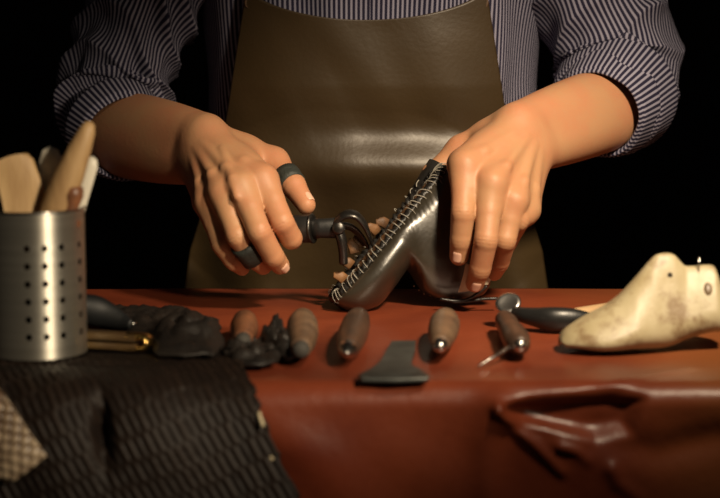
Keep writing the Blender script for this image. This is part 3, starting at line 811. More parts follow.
D = D + fr_ * (-0.013 * pocket + bump_line([(497, 409), (510, 419), (530, 427), (560, 434), (590, 441)], 0.0085, 0.0032)
     + bump_line([(500, 413), (515, 428), (537, 448), (562, 473)], 0.0060, 0.0040) + bump_line([(560, 447), (578, 452), (588, 462)], 0.004, 0.004)
     + bump_line([(497, 409), (488, 440), (490, 498)], 0.005, 0.012, False) + bump_line([(498, 407), (530, 399), (580, 394), (606, 384)], 0.004, 0.003)
     + bump_line([(612, 470), (618, 484), (640, 500)], 0.004, 0.005) - bump_line([(600, 440), (660, 455), (720, 440)], 0.004, 0.012, False))
# soft rise on the top at the right: edge of the pocket fold
q1 = G(590, 386); q2 = G(690, 368)
d, t = sd_seg(XX, YY, (q1.x, q1.y), (q2.x, q2.y)); D = D + (nzv > 0.7) * 0.0022 * np.exp(-(d / 0.006) ** 2)
Pt = np.stack([XX, YY + ny * np.where(on_front, D, np.minimum(D, 0.0010)), ZZ + nzv * (np.where(on_front, D, np.clip(D, -0.0012, 0.0014)) - 0.0006)], -1)
hd = link('leather_hide', grid_mesh(Pt), M['hide']); solidify(hd, 0.002, 1)
tag(hd, 'rust red leather hide covering the bench and hanging over its front edge', 'leather hide')
HZ = TZ + 0.0010               # things stand on the hide

# --- dark woven leather at the front left, over the red hide and down in front
def right_edge(Y, z):      # right-hand border of the sheet
    w = Vector((0, Y, z - CAMZ)); fwd = w.y * PIT_C - w.z * PIT_S; up_ = w.y * PIT_S + w.z * PIT_C
    py = 249 - F * up_ / fwd
    px = float(np.interp(py, [318, 335, 350, 368, 385, 400, 430, 460, 498, 560], [205, 212, 226, 242, 252, 257, 269, 281, 298, 325]))
    return P(px, py, Y).x
NU, NV = 300, 330
path = catmull([(1.470, TZ + 0.0045), (1.40, TZ + 0.0045), (1.33, TZ + 0.005), (1.285, TZ + 0.0055), (1.262, TZ - 0.006), (1.250, TZ - 0.035), (1.242, TZ - 0.08), (1.236, TZ - 0.14), (1.234, TZ - 0.17)], 60)
path = np.array(path); sl = np.concatenate([[0], np.cumsum(np.hypot(*np.diff(path, axis=0).T))])
kk = np.linspace(0, 1, NV); py_ = np.interp(kk * sl[-1], sl, path[:, 0]); pz_ = np.interp(kk * sl[-1], sl, path[:, 1])
ty = np.gradient(py_); tz_ = np.gradient(pz_); nn = np.hypot(ty, tz_); n_y, n_z = tz_ / nn, -ty / nn
Pt = np.zeros((NV, NU, 3)); pat = np.zeros((NV, NU))
for i in range(NV):
    xr = right_edge(py_[i], pz_[i]); xl = -0.52
    xr += 0.003 * mnoise.noise(Vector((kk[i] * 40, 0, 0)))
    for j in range(NU):
        u = (j / (NU - 1)); x = xl + (xr - xl) * u
        s = kk[i] * sl[-1]
        # rows of slanted woven slits
        a = -0.36; X = x - 0.55 * s; Sv = s - a * x + 0.006 * mnoise.noise(Vector((x * 14, s * 14, 4)))
        row = Sv / 0.0180; ri = math.floor(row); rf = row - ri
        c = (X + 0.0 * rf) / 0.0072 + 0.5 * (ri % 2); cf = c - math.floor(c)
        strip = 1 - (1 - math.sin(math.pi * cf) ** 0.35) * math.sin(math.pi * rf) ** 0.5 * 1.6 - 0.25 * (1 - math.sin(math.pi * rf) ** 0.25)
        strip = max(0.0, min(1.0, strip))
        rnd = mnoise.noise(Vector((math.floor(c) * 3.1, ri * 5.7, 1.5)))
        fade = smooth((s - 0.095) / 0.05)
        h = 0.0024 * strip * fade * (1 + 0.5 * rnd)
        # soft hump and the gap beside it
        big = 0.006 * mnoise.noise(Vector((x * 9, s * 9, 0.5))) * fade
        gx = P(103, 410, 1.255).x + 0.10 * (s - 0.235)
        gap = -0.016 * math.exp(-((x - gx) / 0.0055) ** 2) * math.exp(-((s - 0.237) / 0.022) ** 2)
        hump = 0.010 * math.exp(-((x - gx + 0.035) / 0.03) ** 2) * math.exp(-((s - 0.245) / 0.05) ** 2) + 0.007 * math.exp(-((x - gx - 0.035) / 0.03) ** 2) * math.exp(-((s - 0.24) / 0.04) ** 2)
        if s < 0.15: big *= 0.0
        d = h + gap + hump + max(big, -0.002 if s < 0.2 else -1)
        if kk[i] < 0.02: d -= 0.002
        Pt[i, j] = (x, py_[i] + n_y[i] * d, pz_[i] + n_z[i] * d); pat[i, j] = strip * fade * (0.6 + 0.6 * rnd) if fade > 0.02 else 0.25
me = grid_mesh(Pt); set_attr(me, 'pattern', np.clip(pat, 0, 1)); wl = link('woven_leather', me, M['woven']); solidify(wl, 0.003, 1)
tag(wl, 'dark brown woven leather sheet with slanted slits spread under the steel can', 'leather sheet')
for (a, b) in (((259, 414), (263, 425)), ((267, 446), (272, 459))):
    bm = bmesh.new()
    p0, p1 = P(*a, 1.2535), P(*b, 1.2475)
    tube(bm, [p0 + Vector((0, 0.006, 0)), p0 + Vector((0, -0.0012, 0)), p1 + Vector((0, -0.0018, 0)), p1 + Vector((0, 0.006, 0))], [0.0013, 0.0016, 0.0016, 0.0013], 8)
    link('edge_stitch', from_bm(bm), M['thread_white'], wl, label='cream stitch on the right edge')
WZ = TZ + 0.0052

# --- snakeskin strip lying over the woven leather at the lower left
NU, NV = 70, 130
a0, b0 = Vector(P(-30, 330, 1.330)), None
Pt = np.zeros((NV, NU, 3)); pat = np.zeros((NV, NU))
cl = catmull([list(P(-42, 378, 1.264)), list(P(-26, 402, 1.238)), list(P(-6, 430, 1.226)), list(P(16, 458, 1.220)), list(P(26, 470, 1.2205))], 40)
cl = np.array(cl); cs = np.concatenate([[0], np.cumsum(np.linalg.norm(np.diff(cl, axis=0), axis=1))])
for i in range(NV):
    s = i / (NV - 1) * cs[-1]; c = Vector([float(np.interp(s, cs, cl[:, k])) for k in range(3)])
    t = Vector([float(np.interp(min(s + .003, cs[-1]), cs, cl[:, k]) - np.interp(max(s - .003, 0), cs, cl[:, k])) for k in range(3)]).normalized()
    side = t.cross(Vector((0, -1, 0))).normalized(); nrm = side.cross(t).normalized()
    if nrm.y > 0: nrm = -nrm
    for j in range(NU):
        u = 2 * j / (NU - 1) - 1; w = 0.0200 * (1 - 0.06 * math.sin(s * 90)) * (1 if s < cs[-1] * 0.93 else 1 - 0.35 * ((s / cs[-1] - .93) / .07) * (0.5 + 0.5 * math.sin(u * 9)))
        q1 = (s / 0.0100 + u * w / 0.0088); q2 = (s / 0.0100 - u * w / 0.0088)
        f1, f2 = q1 - math.floor(q1), q2 - math.floor(q2)
        sc = (math.sin(math.pi * f1) * math.sin(math.pi * f2)) ** 0.5
        rnd = mnoise.noise(Vector((math.floor(q1) * 2.3, math.floor(q2) * 3.9, 0)))
        pv = Vector(c) + side * (u * w) + nrm * (0.0016 * sc + 0.004 * (1 - u * u))
        Pt[i, j] = pv; pat[i, j] = np.clip(sc * 1.2 - 0.45 + 0.9 * rnd + 0.35 * (s / cs[-1]) ** 2, 0, 1)
me = grid_mesh(Pt); set_attr(me, 'pattern', pat); sk = link('snakeskin_strip', me, M['snake']); solidify(sk, 0.0016, 0)
tag(sk, 'narrow strip of pale brown scaly snakeskin at the lower left on the woven leather', 'leather strip')

# --- crumpled scraps of dark leather
def scrap(name, outline, h, amp, seed, mat, label, freq=60, base=HZ, group=None, n=60):
    """outline: picture points on the bench, crumpled sheet inside it"""
    pts = [G(*p, base) for p in outline]; cx = sum(p.x for p in pts) / len(pts); cy = sum(p.y for p in pts) / len(pts)
    m = 72; rad = []
    for k in range(m):
        an = 2 * math.pi * k / m; d = (math.cos(an), math.sin(an)); best = 0.004
        for i in range(len(pts)):
            a = (pts[i].x - cx, pts[i].y - cy); b = (pts[(i + 1) % len(pts)].x - cx, pts[(i + 1) % len(pts)].y - cy); e = (b[0] - a[0], b[1] - a[1])
            det = d[0] * (-e[1]) + e[0] * d[1]
            if abs(det) < 1e-12: continue
            t = (a[0] * (-e[1]) + e[0] * a[1]) / det; u = (d[0] * a[1] - d[1] * a[0]) / det
            if t > 0 and 0 <= u <= 1: best = max(best, t)
        rad.append(best)
    rows = 26; Pm = np.zeros((rows, m, 3))
    for i in range(rows):
        q = 0.02 + 0.98 * i / (rows - 1)
        for k in range(m):
            an = 2 * math.pi * k / m; r = rad[k] * q * (1 + 0.10 * mnoise.noise(Vector((math.cos(an) * 3 + seed, math.sin(an) * 3, q * 2))) * q)
            x, y = cx + math.cos(an) * r, cy + math.sin(an) * r
            nv = mnoise.noise(Vector((x * freq + seed, y * freq, seed))); n2 = mnoise.noise(Vector((x * freq * 2.6, y * freq * 2.6 + seed, 2)))
            z = base + 0.0030 + h * (1 - q ** 3) * 0.75 + amp * (abs(nv) * 1.5 + 0.45 * abs(n2)) * (0.35 + 0.65 * (1 - q ** 6))
            Pm[i, k] = (x, y, z)
    o = link(name, grid_mesh(Pm, True), mat); solidify(o, 0.0022, -1); return tag(o, label, 'leather scrap', group)
scrap('leather_scrap', [(152, 346), (157, 334), (170, 326), (186, 322), (205, 327), (218, 338), (224, 352), (212, 362), (184, 363), (157, 361)], 0.012, 0.009, 3.0, M['dark_scrap'], 'largest crumpled black leather scrap, lying right of the brass-ended bar', 55, WZ)
scrap('leather_scrap', [(96, 318), (118, 314), (150, 313), (186, 318), (216, 325), (222, 334), (190, 338), (150, 340), (110, 334), (92, 328)], 0.004, 0.005, 11.0, M['dark_scrap'], 'flat ragged dark leather scrap behind the brass-ended bar', 70, WZ)
scrap('leather_scrap', [(222, 357), (232, 352), (250, 352), (266, 348), (276, 352), (284, 356), (276, 369), (255, 372), (232, 369)], 0.004, 0.008, 21.0, M['dark_scrap'], 'frayed dark leather scrap in front of the leftmost wooden handle', 95)
scrap('leather_scrap', [(262, 344), (268, 336), (276, 336), (284, 346), (290, 356), (300, 362), (290, 367), (276, 362), (266, 356)], 0.010, 0.012, 33.0, M['dark_scrap'], 'small upright dark leather curl between the two leftmost wooden handles', 110)

# ================================================================== STEEL CAN AND WHAT STANDS IN IT
cY = 1.356; cb = P(38, 359, cY); CX, CR, CH = cb.x, 0.0378, 0.1105; CZ = WZ + 0.0032
can = thing('utensil_can', 'perforated brushed steel can holding wooden tools on the woven leather', 'can', (CX, cY, CZ))
NA = 72; da = 2 * math.pi / NA; a_ref = -math.pi / 2 + math.asin((30 - 38) / 49) - da + math.atan2(-CX, cY)
hole_z = [0.0175 + 0.01335 * k for k in range(6)]; pz2 = 0.01335
def cyl(an, z, r=CR): return Vector((CX + math.cos(an) * r, cY + math.sin(an) * r, CZ + z))
def can_shell(r):
    bm = bmesh.new(); vmap = {}
    zb = [0.0, hole_z[0] - pz2 * .5] + [h + pz2 * .5 for h in hole_z] + [CH]
    dA = 2 * math.pi / 36
    def gv(an, z):
        key = (round((an % (2 * math.pi)) * 1e4) % round(2 * math.pi * 1e4), round(z * 1e6))
        if key not in vmap: vmap[key] = bm.verts.new(cyl(an, z, r))
        return vmap[key]
    for ia in range(36):
        a0 = a_ref + da + (ia - 1.5) * dA; a1 = a0 + dA; am = a0 + dA / 2
        for iz in range(len(zb) - 1):
            z0, z1 = zb[iz], zb[iz + 1]; zm = (z0 + z1) / 2
            per = [(a0 + dA * k / 4, z0) for k in range(4)] + [(a1, z0 + (z1 - z0) * k / 4) for k in range(4)] + [(a1 - dA * k / 4, z1) for k in range(4)] + [(a0, z1 - (z1 - z0) * k / 4) for k in range(4)]
            outer = [gv(*p) for p in per]
            if 1 <= iz <= 6 and (ia - 1) % 12 in (0, 2, 4, 7):
                rh = 0.0025; inner = []
                for k in range(16):
                    an = math.atan2(per[k][1] - zm, (per[k][0] - am) * CR)
                    inner.append(bm.verts.new(cyl(am + math.cos(an) * rh / CR, zm + math.sin(an) * rh, r)))
                for k in range(16): bm.faces.new((outer[k], outer[(k + 1) % 16], inner[(k + 1) % 16], inner[k]))
            else:
                # strips across the cell keep the cylinder round
                for k in range(4):
                    bl, br_ = outer[k], outer[k + 1]; tl, tr = outer[12 - k], outer[11 - k]
                    if k == 0: bm.faces.new((bl, br_, tr, tl, outer[13], outer[14], outer[15]))
                    elif k == 3: bm.faces.new((bl, br_, outer[5], outer[6], outer[7], tr, tl))
                    else: bm.faces.new((bl, br_, tr, tl))
    for f in bm.faces:
        c = f.calc_center_median()
        if f.normal.length == 0: f.normal_update()
        f.normal_update()
        if f.normal.dot(Vector((c.x - CX, c.y - cY, 0))) < 0: f.normal_flip()
    return bm
link('wall', from_bm(can_shell(CR), False), M['brushed'], can)
link('inner_wall', from_bm(can_shell(CR - 0.0008), False), M['dull_shade_steel'], can, label='inside of the can with its shade painted in')  # dark colour imitates the shade behind the holes
bm = bmesh.new(); lathe(bm, Vector((CX, cY, CZ)), Vector((0, 0, 1)), [(0, CR - 0.002), (0.0008, CR - .0005), (0.002, CR - .0006), (0.002, 0)], 64); link('bottom', from_bm(bm), M['brushed'], can)
bm = bmesh.new(); tube(bm, [cyl(2 * math.pi * k / 64, CH) for k in range(65)], 0.0011, 8, caps=False); bmesh.ops.remove_doubles(bm, verts=bm.verts[:], dist=1e-5); link('rim', from_bm(bm), M['steel'], can)

def inside(p):    # keeps a foot point within the can
    return p
def stick(name, label, cat, top, foot, prof, mat, n=24, squash=(1, 1), side=None, tilt=None):
    bm = bmesh.new(); top = Vector(top); foot = Vector(foot); ax = top - foot; L = ax.length
    lathe(bm, foot, ax, [(d * L, r) for d, r in prof], n, squash, side)
    o = link(name, from_bm(bm), mat); return tag(o, label, cat)
fz = CZ + 0.004
# broad flat paddle
top = P(10, 156, 1.358); foot = Vector((CX + 0.0225, 1.358, fz + 0.003))
ax = (top - foot).normalized(); sd = ax.cross(Vector((0.25, -1, 0.1))).normalized(); nr = sd.cross(ax).normalized()
if nr.y > 0: nr = -nr
L = (top - foot).length; bm = bmesh.new(); W = 0.0172
out = []
for (s, w) in ((0, -0.6), (0.35, -0.62), (0.55, -0.9), (0.7, -1.0), (0.95, -0.93), (0.99, -0.75)): out.append(foot + ax * L * s + sd * w * W)
for k in range(1, 6): out.append(foot + ax * L * (0.99 + 0.012 * math.sin(math.pi * k / 6)) + sd * W * lerp(-0.75, 0.75, k / 6))
for (s, w) in ((0.99, 0.75), (0.95, 0.93), (0.7, 1.0), (0.55, 0.9), (0.35, 0.62), (0, 0.6)): out.append(foot + ax * L * s + sd * w * W)
prism(bm, [p + nr * 0.005 for p in out], nr * -0.010, 0.0022)
tag(sharp(link('wooden_paddle', from_bm(bm), M['pale_wood'])), 'broad flat pale wooden paddle leaning left in the can', 'wooden tool')
# spindle shaped slicker
stick('wooden_slicker', 'long tan spindle-shaped wooden stick leaning right in the can, the tallest tool there', 'wooden tool', P(91, 121, 1.345), (CX - 0.026, 1.350, fz + 0.004),
      [(0, 0), (0.004, .003), (0.03, .0045), (0.25, .0060), (0.45, .0085), (0.62, .0112), (0.76, .0112), (0.88, .0088), (0.96, .0062), (0.99, .0038), (1, 0)], M['tan_wood'], side=Vector((1, 0, 0)), squash=(1, .8))
# white rounded tool behind
stick('bone_folder', 'white rounded bone tip showing behind the tallest stick in the can', 'bone folder', P(50, 146, 1.377), (CX + 0.012, 1.379, fz + 0.002),
      [(0, 0), (0.01, .006), (0.5, .007), (0.78, .0095), (0.92, .0095), (0.98, .006), (1, 0)], M['bone'], squash=(1, .45), side=Vector((1, 0, 0)))
stick('bone_folder', 'white bone tip sticking out at the right rim of the can', 'bone folder', P(93, 156, 1.366), (CX + 0.002, 1.366, fz + 0.002),
      [(0, 0), (0.01, .0035), (0.5, .0045), (0.82, .0055), (0.95, .0058), (0.985, .004), (1, 0)], M['bone'], squash=(1, .5), side=Vector((1, 0, 0)))
stick('awl', 'short red-brown turned handle low at the right rim of the can', 'awl', P(75, 182, 1.345), (CX + 0.012, 1.350, fz + 0.002),
      [(0, 0), (0.01, .002), (0.45, .0025), (0.46, .005), (0.62, .0082), (0.76, .0088), (0.82, .0060), (0.86, .0056), (0.92, .0078), (0.97, .007), (1, 0)], M['red_wood'])
stick('file', 'dark grey rod at the left rim of the can', 'file', P(-4, 196, 1.372), (CX - 0.018, 1.372, fz + 0.002),
      [(0, 0), (0.01, .004), (0.6, .005), (0.9, .007), (0.98, .0055), (1, 0)], M['dark_steel'])

# ================================================================== TOOLS LYING ON THE HIDE
def handle_tool(name, label, cat, far_px, near_px, prof, mat, rmax, ferrule=None, tip=None, ferrule_mat='steel', drop_tip=False):
    """axis from the far (butt) end to the near end; the tool lies on its widest ring"""
    z = HZ + rmax + 0.0006
    a = G(*far_px, z); b = G(*near_px, z); ax = (b - a); L = ax.length
    t = thing(name, label, cat, (a.x, a.y, HZ)); bm = bmesh.new()
    lathe(bm, a, ax, [(d * L, r) for d, r in prof], 32); link('handle', from_bm(bm), mat, t)
    axn = ax.normalized()
    if ferrule:
        bm = bmesh.new(); lathe(bm, b - axn * 0.001, axn, ferrule, 24); link('ferrule', from_bm(bm), M[ferrule_mat], t)
    if tip:
        bm = bmesh.new(); tube(bm, [Vector(p) for p in tip[0]], tip[1], 10); link('needle', from_bm(bm), M['steel'], t)
    return t, b, axn
barrel = [(0, 0), (.01, .005), (.06, .0088), (.25, .0112), (.5, .0120), (.75, .0110), (.93, .0085), (1, .0066), (1.0, 0)]
handle_tool('awl', 'short reddish wooden handle behind the frayed scrap, leftmost on the hide', 'awl', (245, 319), (243, 340),
    [(0, 0), (.02, .006), (.12, .0100), (.40, .0115), (.70, .0105), (.9, .0080), (1, .0066), (1, 0)], M['red_wood'], .0115, [(0, .0066), (.006, .0060), (.010, .004), (.0105, 0)], ferrule_mat='dull_shade_steel')
handle_tool('awl', 'dull brown barrel-shaped wooden handle right of the dark leather curl', 'awl', (303, 318), (301, 349),
    [(0, 0), (.01, .006), (.06, .0100), (.25, .0125), (.5, .0130), (.75, .0115), (.93, .0085), (1, .0070), (1, 0)], M['old_wood'], .0130, [(0, .0068), (.005, .0062), (.008, .0050), (.009, 0)], ferrule_mat='dull_shade_steel')
handle_tool('awl', 'dark wooden handle with bright silver tip lying under the toe of the shoe', 'awl', (359, 316), (348, 349),
    [(0, 0), (.01, .005), (.08, .0095), (.28, .0115), (.55, .0120), (.8, .0105), (.95, .0080), (1, .0068), (1, 0)], M['dark_wood'], .0120, [(0, .0070), (.003, .0074), (.008, .0064), (.014, .0040), (.018, .0018), (.019, 0)])
handle_tool('awl', 'pale brown pear-shaped wooden handle between the flat blade and the hammer', 'awl', (446, 318), (440, 345),
    [(0, 0), (.01, .006), (.08, .0105), (.25, .0125), (.5, .0122), (.75, .0100), (.92, .0075), (1, .0064), (1, 0)], M['old_wood'], .0125, [(0, .0062), (.004, .0060), (.008, .0048), (.0105, .003), (.011, 0)], ferrule_mat='old_wood' if False else 'steel')
# awl with bent needle, next to the hammer
z = HZ + 0.0112; near = G(519, 343, z)
tipq = [near + Vector((0.000, 0.002, 0)), near + Vector((-0.004, -0.004, 0.0)), lerp(near, G(478, 366, HZ + 0.0012), 0.5), G(478, 366, HZ + 0.0012)]
handle_tool('awl', 'dark wooden awl with a thin steel needle pointing front left', 'awl', (503, 317), (520, 346),
    [(0, 0), (.02, .005), (.10, .0080), (.25, .0092), (.42, .0090), (.60, .0102), (.80, .0108), (.93, .0090), (1, .0060), (1, 0)], M['dark_wood'], .0108,
    [(0, .0058), (.002, .0052), (.0045, .0040), (.005, 0)], (tipq, [0.0019, 0.0018, 0.0015, 0.0006]))

# flat T-shaped blade
out = [(391, 340.5), (416, 340), (415, 350), (412, 358), (411, 365), (421, 369), (430, 374.5), (428, 377.5), (395, 378.5), (362, 377.5), (358, 374), (369, 369), (378, 364.5), (383, 357)]
bm = bmesh.new(); prism(bm, [G(x, y, HZ + 0.0044) for x, y in out], Vector((0, 0, -0.0034)), 0.0009)
tag(sharp(link('skiving_blade', from_bm(bm), M['blade'])), 'flat grey steel blade shaped like an upturned T lying on the red hide', 'blade')

# hammer behind the awl: round silver face, black head, pale handle running behind the last
hm_z = HZ + 0.012
fc = P(508, 303, 1.497); fc.z = max(fc.z, HZ + 0.018)
hm = thing('cobbler_hammer', 'cobbler hammer with round silver face and black head, handle behind the shoe last', 'hammer', (fc.x, fc.y, HZ))
fd = Vector((-0.22, -0.66, 0.72)).normalized()
bm = bmesh.new(); lathe(bm, fc - fd * 0.018, fd, [(0, .0065), (.006, .0078), (.012, .0098), (.0165, .0105), (.0165, 0)], 32); link('neck', from_bm(bm), M['dark_steel'], hm)
bm = bmesh.new(); lathe(bm, fc - fd * 0.002, fd, [(0, .0108), (.002, .0110), (.0032, .0102), (.0036, .0080), (.0030, .0060), (.0032, 0)], 32); link('face', from_bm(bm), M['satin_steel'], hm, label='round polished silver face')
bm = bmesh.new(); s0 = fc - fd * 0.012
hp = [s0, P(518, 314, 1.487), P(534, 317, 1.478), P(552, 321, 1.472), P(572, 321, 1.472), P(592, 319, 1.474)]
for q in hp: q.z = max(q.z, HZ + 0.0105)
keys = catmull([list(q) + [r] for q, r in zip(hp, (0.0068, .0062, .0080, .0105, .0095, .0050))], 6)
tube(bm, [k[:3] for k in keys], [k[3] for k in keys], 16, 0.75, side=Vector((0, 0, 1))); link('head', from_bm(bm), M['black_rubber'], hm, label='black head widening to the right')
bm = bmesh.new(); a = hp[3] + Vector((0.002, 0.004, 0)); tube(bm, [a, P(585, 313, 1.497), P(640, 305, 1.535), P(700, 299, 1.575)], [.0065, .0070, .0078, .0085], 16, 0.8); link('handle', from_bm(bm), M['handle_pale'], hm, label='pale wooden handle')

# brass-ended bar left, and the grey pointed tool behind it
bz = WZ + 0.0085
br = thing('folding_rule', 'narrow dark bar with a bright brass U-shaped end beside the can', 'folding rule', G(115, 344, WZ))
a, b = G(84, 338.5, bz), G(139, 342, bz); ax = (b - a).normalized(); sdv = ax.cross(Vector((0, 0, 1))).normalized(); up = Vector((0, 0, 1))
for k, (z0, z1) in enumerate(((-0.0062, -0.0012), (0.0010, 0.0062))):
    bm = bmesh.new(); q = [a - ax * 0.02 + sdv * 0.007 + up * z1, b + sdv * 0.007 + up * z1, b - sdv * 0.007 + up * z1, a - ax * 0.02 - sdv * 0.007 + up * z1]
    prism(bm, q, up * (z0 - z1), 0.001); sharp(link('slat', from_bm(bm), M['bar_wood'], br))
bm = bmesh.new(); pts = [b - ax * 0.009 + up * 0.0045, b + ax * 0.000 + up * 0.0046, b + ax * 0.006 + up * 0.0038, b + ax * 0.0085, b + ax * 0.006 - up * 0.0038, b - up * 0.0046, b - ax * 0.009 - up * 0.0045]
tube(bm, [Vector(p) for p in catmull([list(p) for p in pts], 5)], 0.0028, 12, 2.6, side=up); link('end_cap', from_bm(bm), M['brass'], br, label='bright brass U-shaped end')

pt = thing('pointed_tool', 'dark grey tapering tool behind the can with a small shiny tip', 'tool', G(112, 322, WZ + 0.006))
bm = bmesh.new(); keys = catmull([list(G(70, 306, WZ + 0.026)) + [.010], list(G(92, 310, WZ + 0.022)) + [.0125], list(G(108, 315, WZ + 0.018)) + [.0105], list(G(122, 321, WZ + 0.014)) + [.0070], list(G(131, 324.5, WZ + 0.0125)) + [.0035]], 8)
tube(bm, [k[:3] for k in keys], [k[3] for k in keys], 18, 0.7, side=Vector((0, 0, 1))); link('handle', from_bm(bm), material('slate_grey_handle', (0.010, 0.011, 0.012), 0.5, bump=0.1), pt)
bm = bmesh.new(); tube(bm, [G(129, 324, WZ + 0.0125), G(134, 323.8, WZ + 0.0125), G(138, 323.5, WZ + 0.0122)], [.0022, .0020, .0008], 10); link('tip', from_bm(bm), M['steel'], pt, label='shiny steel tip')

# ================================================================== THE SHOE BEING LASTED (upside down, sole to the upper left)
from mathutils.bvhtree import BVHTree
SU = Vector((0.652, 0.30, 0.757)).normalized(); SN = Vector((-0.755, -0.06, 0.65)).normalized(); SN = (SN - SU * SN.dot(SU)).normalized()
SV = SU.cross(SN); SV = -SV if SV.y < 0 else SV
SD = -SN
SO = P(334, 299, 1.580)
def sp(s, h, w=0.0): return SO + SU * (s * 1.05) + SD * h + SV * w
stn = [(-.0025, -.0015, .0075, .006), (.0005, .0000, .0150, .015), (.007, .0072, .0262, .0235), (.018, .0205, .0335, .0295), (.030, .0335, .0345, .0330), (.043, .0440, .0338, .0345),
       (.056, .0535, .0335, .0340), (.070, .0630, .0345, .0325), (.082, .0610, .0470, .0310), (.095, .0570, .0600, .0300), (.108, .0620, .0770, .0290),
       (.122, .0740, .0920, .0285), (.134, .0860, .1015, .0265), (.143, .0970, .1010, .0220), (.148, .1050, .0960, .0150), (.1495, .1090, .0920, .006)]
sc_ = catmull([list(k) for k in stn], 8); NSEC = 56
Pt = np.zeros((len(sc_), NSEC, 3))
for i, (s0, s1, h1, W) in enumerate(sc_):
    W = max(W, 0.003); op = smooth((s0 - 0.070) / 0.03)
    for j in range(NSEC):
        th = math.pi * j / (NSEC - 1) - math.pi / 2
        sn, cs = math.sin(th), max(math.cos(th), 0)
        ew = lerp(0.80, 0.55, op); eh = lerp(0.80, 0.60, op)
        w = math.copysign(abs(sn) ** ew, sn) * W; q = cs ** eh
        w *= 0.80 + 0.26 * math.sin(math.pi * min(q, 1) ** 0.75) * (1 - 0.5 * op) - 0.10 * op * q
        s = s0 + (s1 - s0) * q; h = h1 * q
        wr = 0.0006 * mnoise.noise(Vector((s * 70, h * 70, w * 40)))
        edge = (1 - smooth(q / 0.12)) * 0.0006 * math.sin(s0 * 2 * math.pi / 0.0052)          # puckered at the lasting edge
        Pt[i, j] = sp(s, h + wr, w * (1 + edge * 18))
shoe = thing('shoe', 'unfinished black leather shoe held upside down with its toe on the hide', 'shoe', (SO.x + 0.05, SO.y, HZ))
up_me = grid_mesh(Pt); upper = link('upper', up_me, M['shoe'], shoe); 
bm = bmesh.new(); bm.from_mesh(up_me); bvh = BVHTree.FromBMesh(bm); bm.free()
solidify(upper, 0.0016, 0)
# lasting margin: the black edge turned in over the sole
def sole_edge(t, side, inset=0.0, h=0.0):
    s0, s1, h1, W = [float(np.interp(t, np.linspace(0, 1, len(sc_)), [q[k] for q in sc_])) for k in range(4)]
    k = 1 - inset / 0.034
    return sp(0.072 + (s0 - 0.072) * (1 - inset / 0.075), h, side * max(W, 0.003) * 0.80 * k)
ring = [(t, -1) for t in np.linspace(0.02, 0.985, 130)] + [(t, 1) for t in np.linspace(0.985, 0.02, 130)]
Pm = np.zeros((6, len(ring), 3))
for i, (ins, h) in enumerate(((-0.0008, 0.003), (-0.0012, -0.0005), (0.001, -0.0030), (0.005, -0.0034), (0.009, -0.0026), (0.0105, 0.002))):
    for j, (t, sd_) in enumerate(ring):
        ru = 0.0012 * math.sin(j * 2 * math.pi / 4.3) * (1 if i in (2, 3, 4) else 0.3) + 0.0010 * mnoise.noise(Vector((j * 0.5, i, 1)))
        Pm[i, j] = sole_edge(t, sd_, ins + 0.0012 * math.sin(j * 1.9) * (i > 3), h - ru)
link('lasting_margin', grid_mesh(Pm, True), M['shoe_black'], shoe, label='puckered black leather margin turned over the sole')
Pi = np.zeros((60, 17, 3))
for i in range(60):
    t = 0.05 + 0.90 * i / 59
    for j in range(17):
        u = 2 * j / 16 - 1; e = sole_edge(t, 1, 0.008, 0); c = sole_edge(t, -1, 0.008, 0); p = lerp(c, e, (u + 1) / 2)
        Pi[i, j] = p + SD * (0.0005 - 0.0022 * (1 - u * u) - 0.002 * mnoise.noise(Vector((i * .4, j * .6, 3))))
ins_ = link('insole', grid_mesh(Pi), M['insole'], shoe, label='tan brown insole'); solidify(ins_, 0.003, 1)
# lasting stitches along both edges
for sd_, ts in ((-1, np.linspace(0.06, 0.93, 30)), (1, np.linspace(0.10, 0.80, 13))):
    for k, t in enumerate(ts):
        dt = random.uniform(-0.014, 0.014); t = t + random.uniform(-0.006, 0.006); L = random.uniform(0.35, 1.3); bm = bmesh.new()
        pts = [sole_edge(t, sd_, -0.0014, 0.0045 * L), sole_edge(t + dt * .4, sd_, -0.0026, 0.0005), sole_edge(t + dt * .7, sd_, 0.0006, -0.0052), sole_edge(t + dt, sd_, 0.006 * L, -0.0062), sole_edge(t + dt * 1.3, sd_, 0.0092 * L, -0.0045)]
        tube(bm, [Vector(p) for p in catmull([list(p) for p in pts], 3)], random.uniform(0.00025, 0.00050), 6)
        link('stitch', from_bm(bm), M['thread'], shoe)
# frayed brown leather sticking up from the insole
for k, (px, py, Y, ln) in enumerate(((352, 246, 1.590, .008), (358, 240, 1.594, .007), (345, 262, 1.586, .007), (372, 228, 1.602, .007), (380, 222, 1.606, .006), (338, 276, 1.582, .006))):
    bm = bmesh.new(); b = P(px, py, Y); dv = (SN + SU * random.uniform(-.5, .7) + SV * random.uniform(-.3, .3)).normalized()
    tube(bm, [b - dv * 0.007, b - dv * 0.002 + SU * .001, b + dv * ln * 0.4, b + dv * ln * 0.7 + SU * 0.002], [.0050, .0048, .0036, .0015], 10, 0.35, side=SU)
    link('leather_flap', from_bm(bm), M['insole'], shoe)
def on_shoe(px, py, lift=0.0004):
    d = ray(px, py).normalized(); hit = bvh.ray_cast(Vector((0, 0, CAMZ)), d)
    return (hit[0] - d * lift) if hit[0] is not None else P(px, py, 1.60)
bm = bmesh.new(); tube(bm, [on_shoe(*p) for p in ((437, 258), (431, 263), (427, 269), (427, 275), (430, 280), (436, 284), (443, 285), (449, 283), (454, 280))], 0.00035, 6); link('marking_line', from_bm(bm), M['chalk'], shoe, label='thin pale curved marking line')
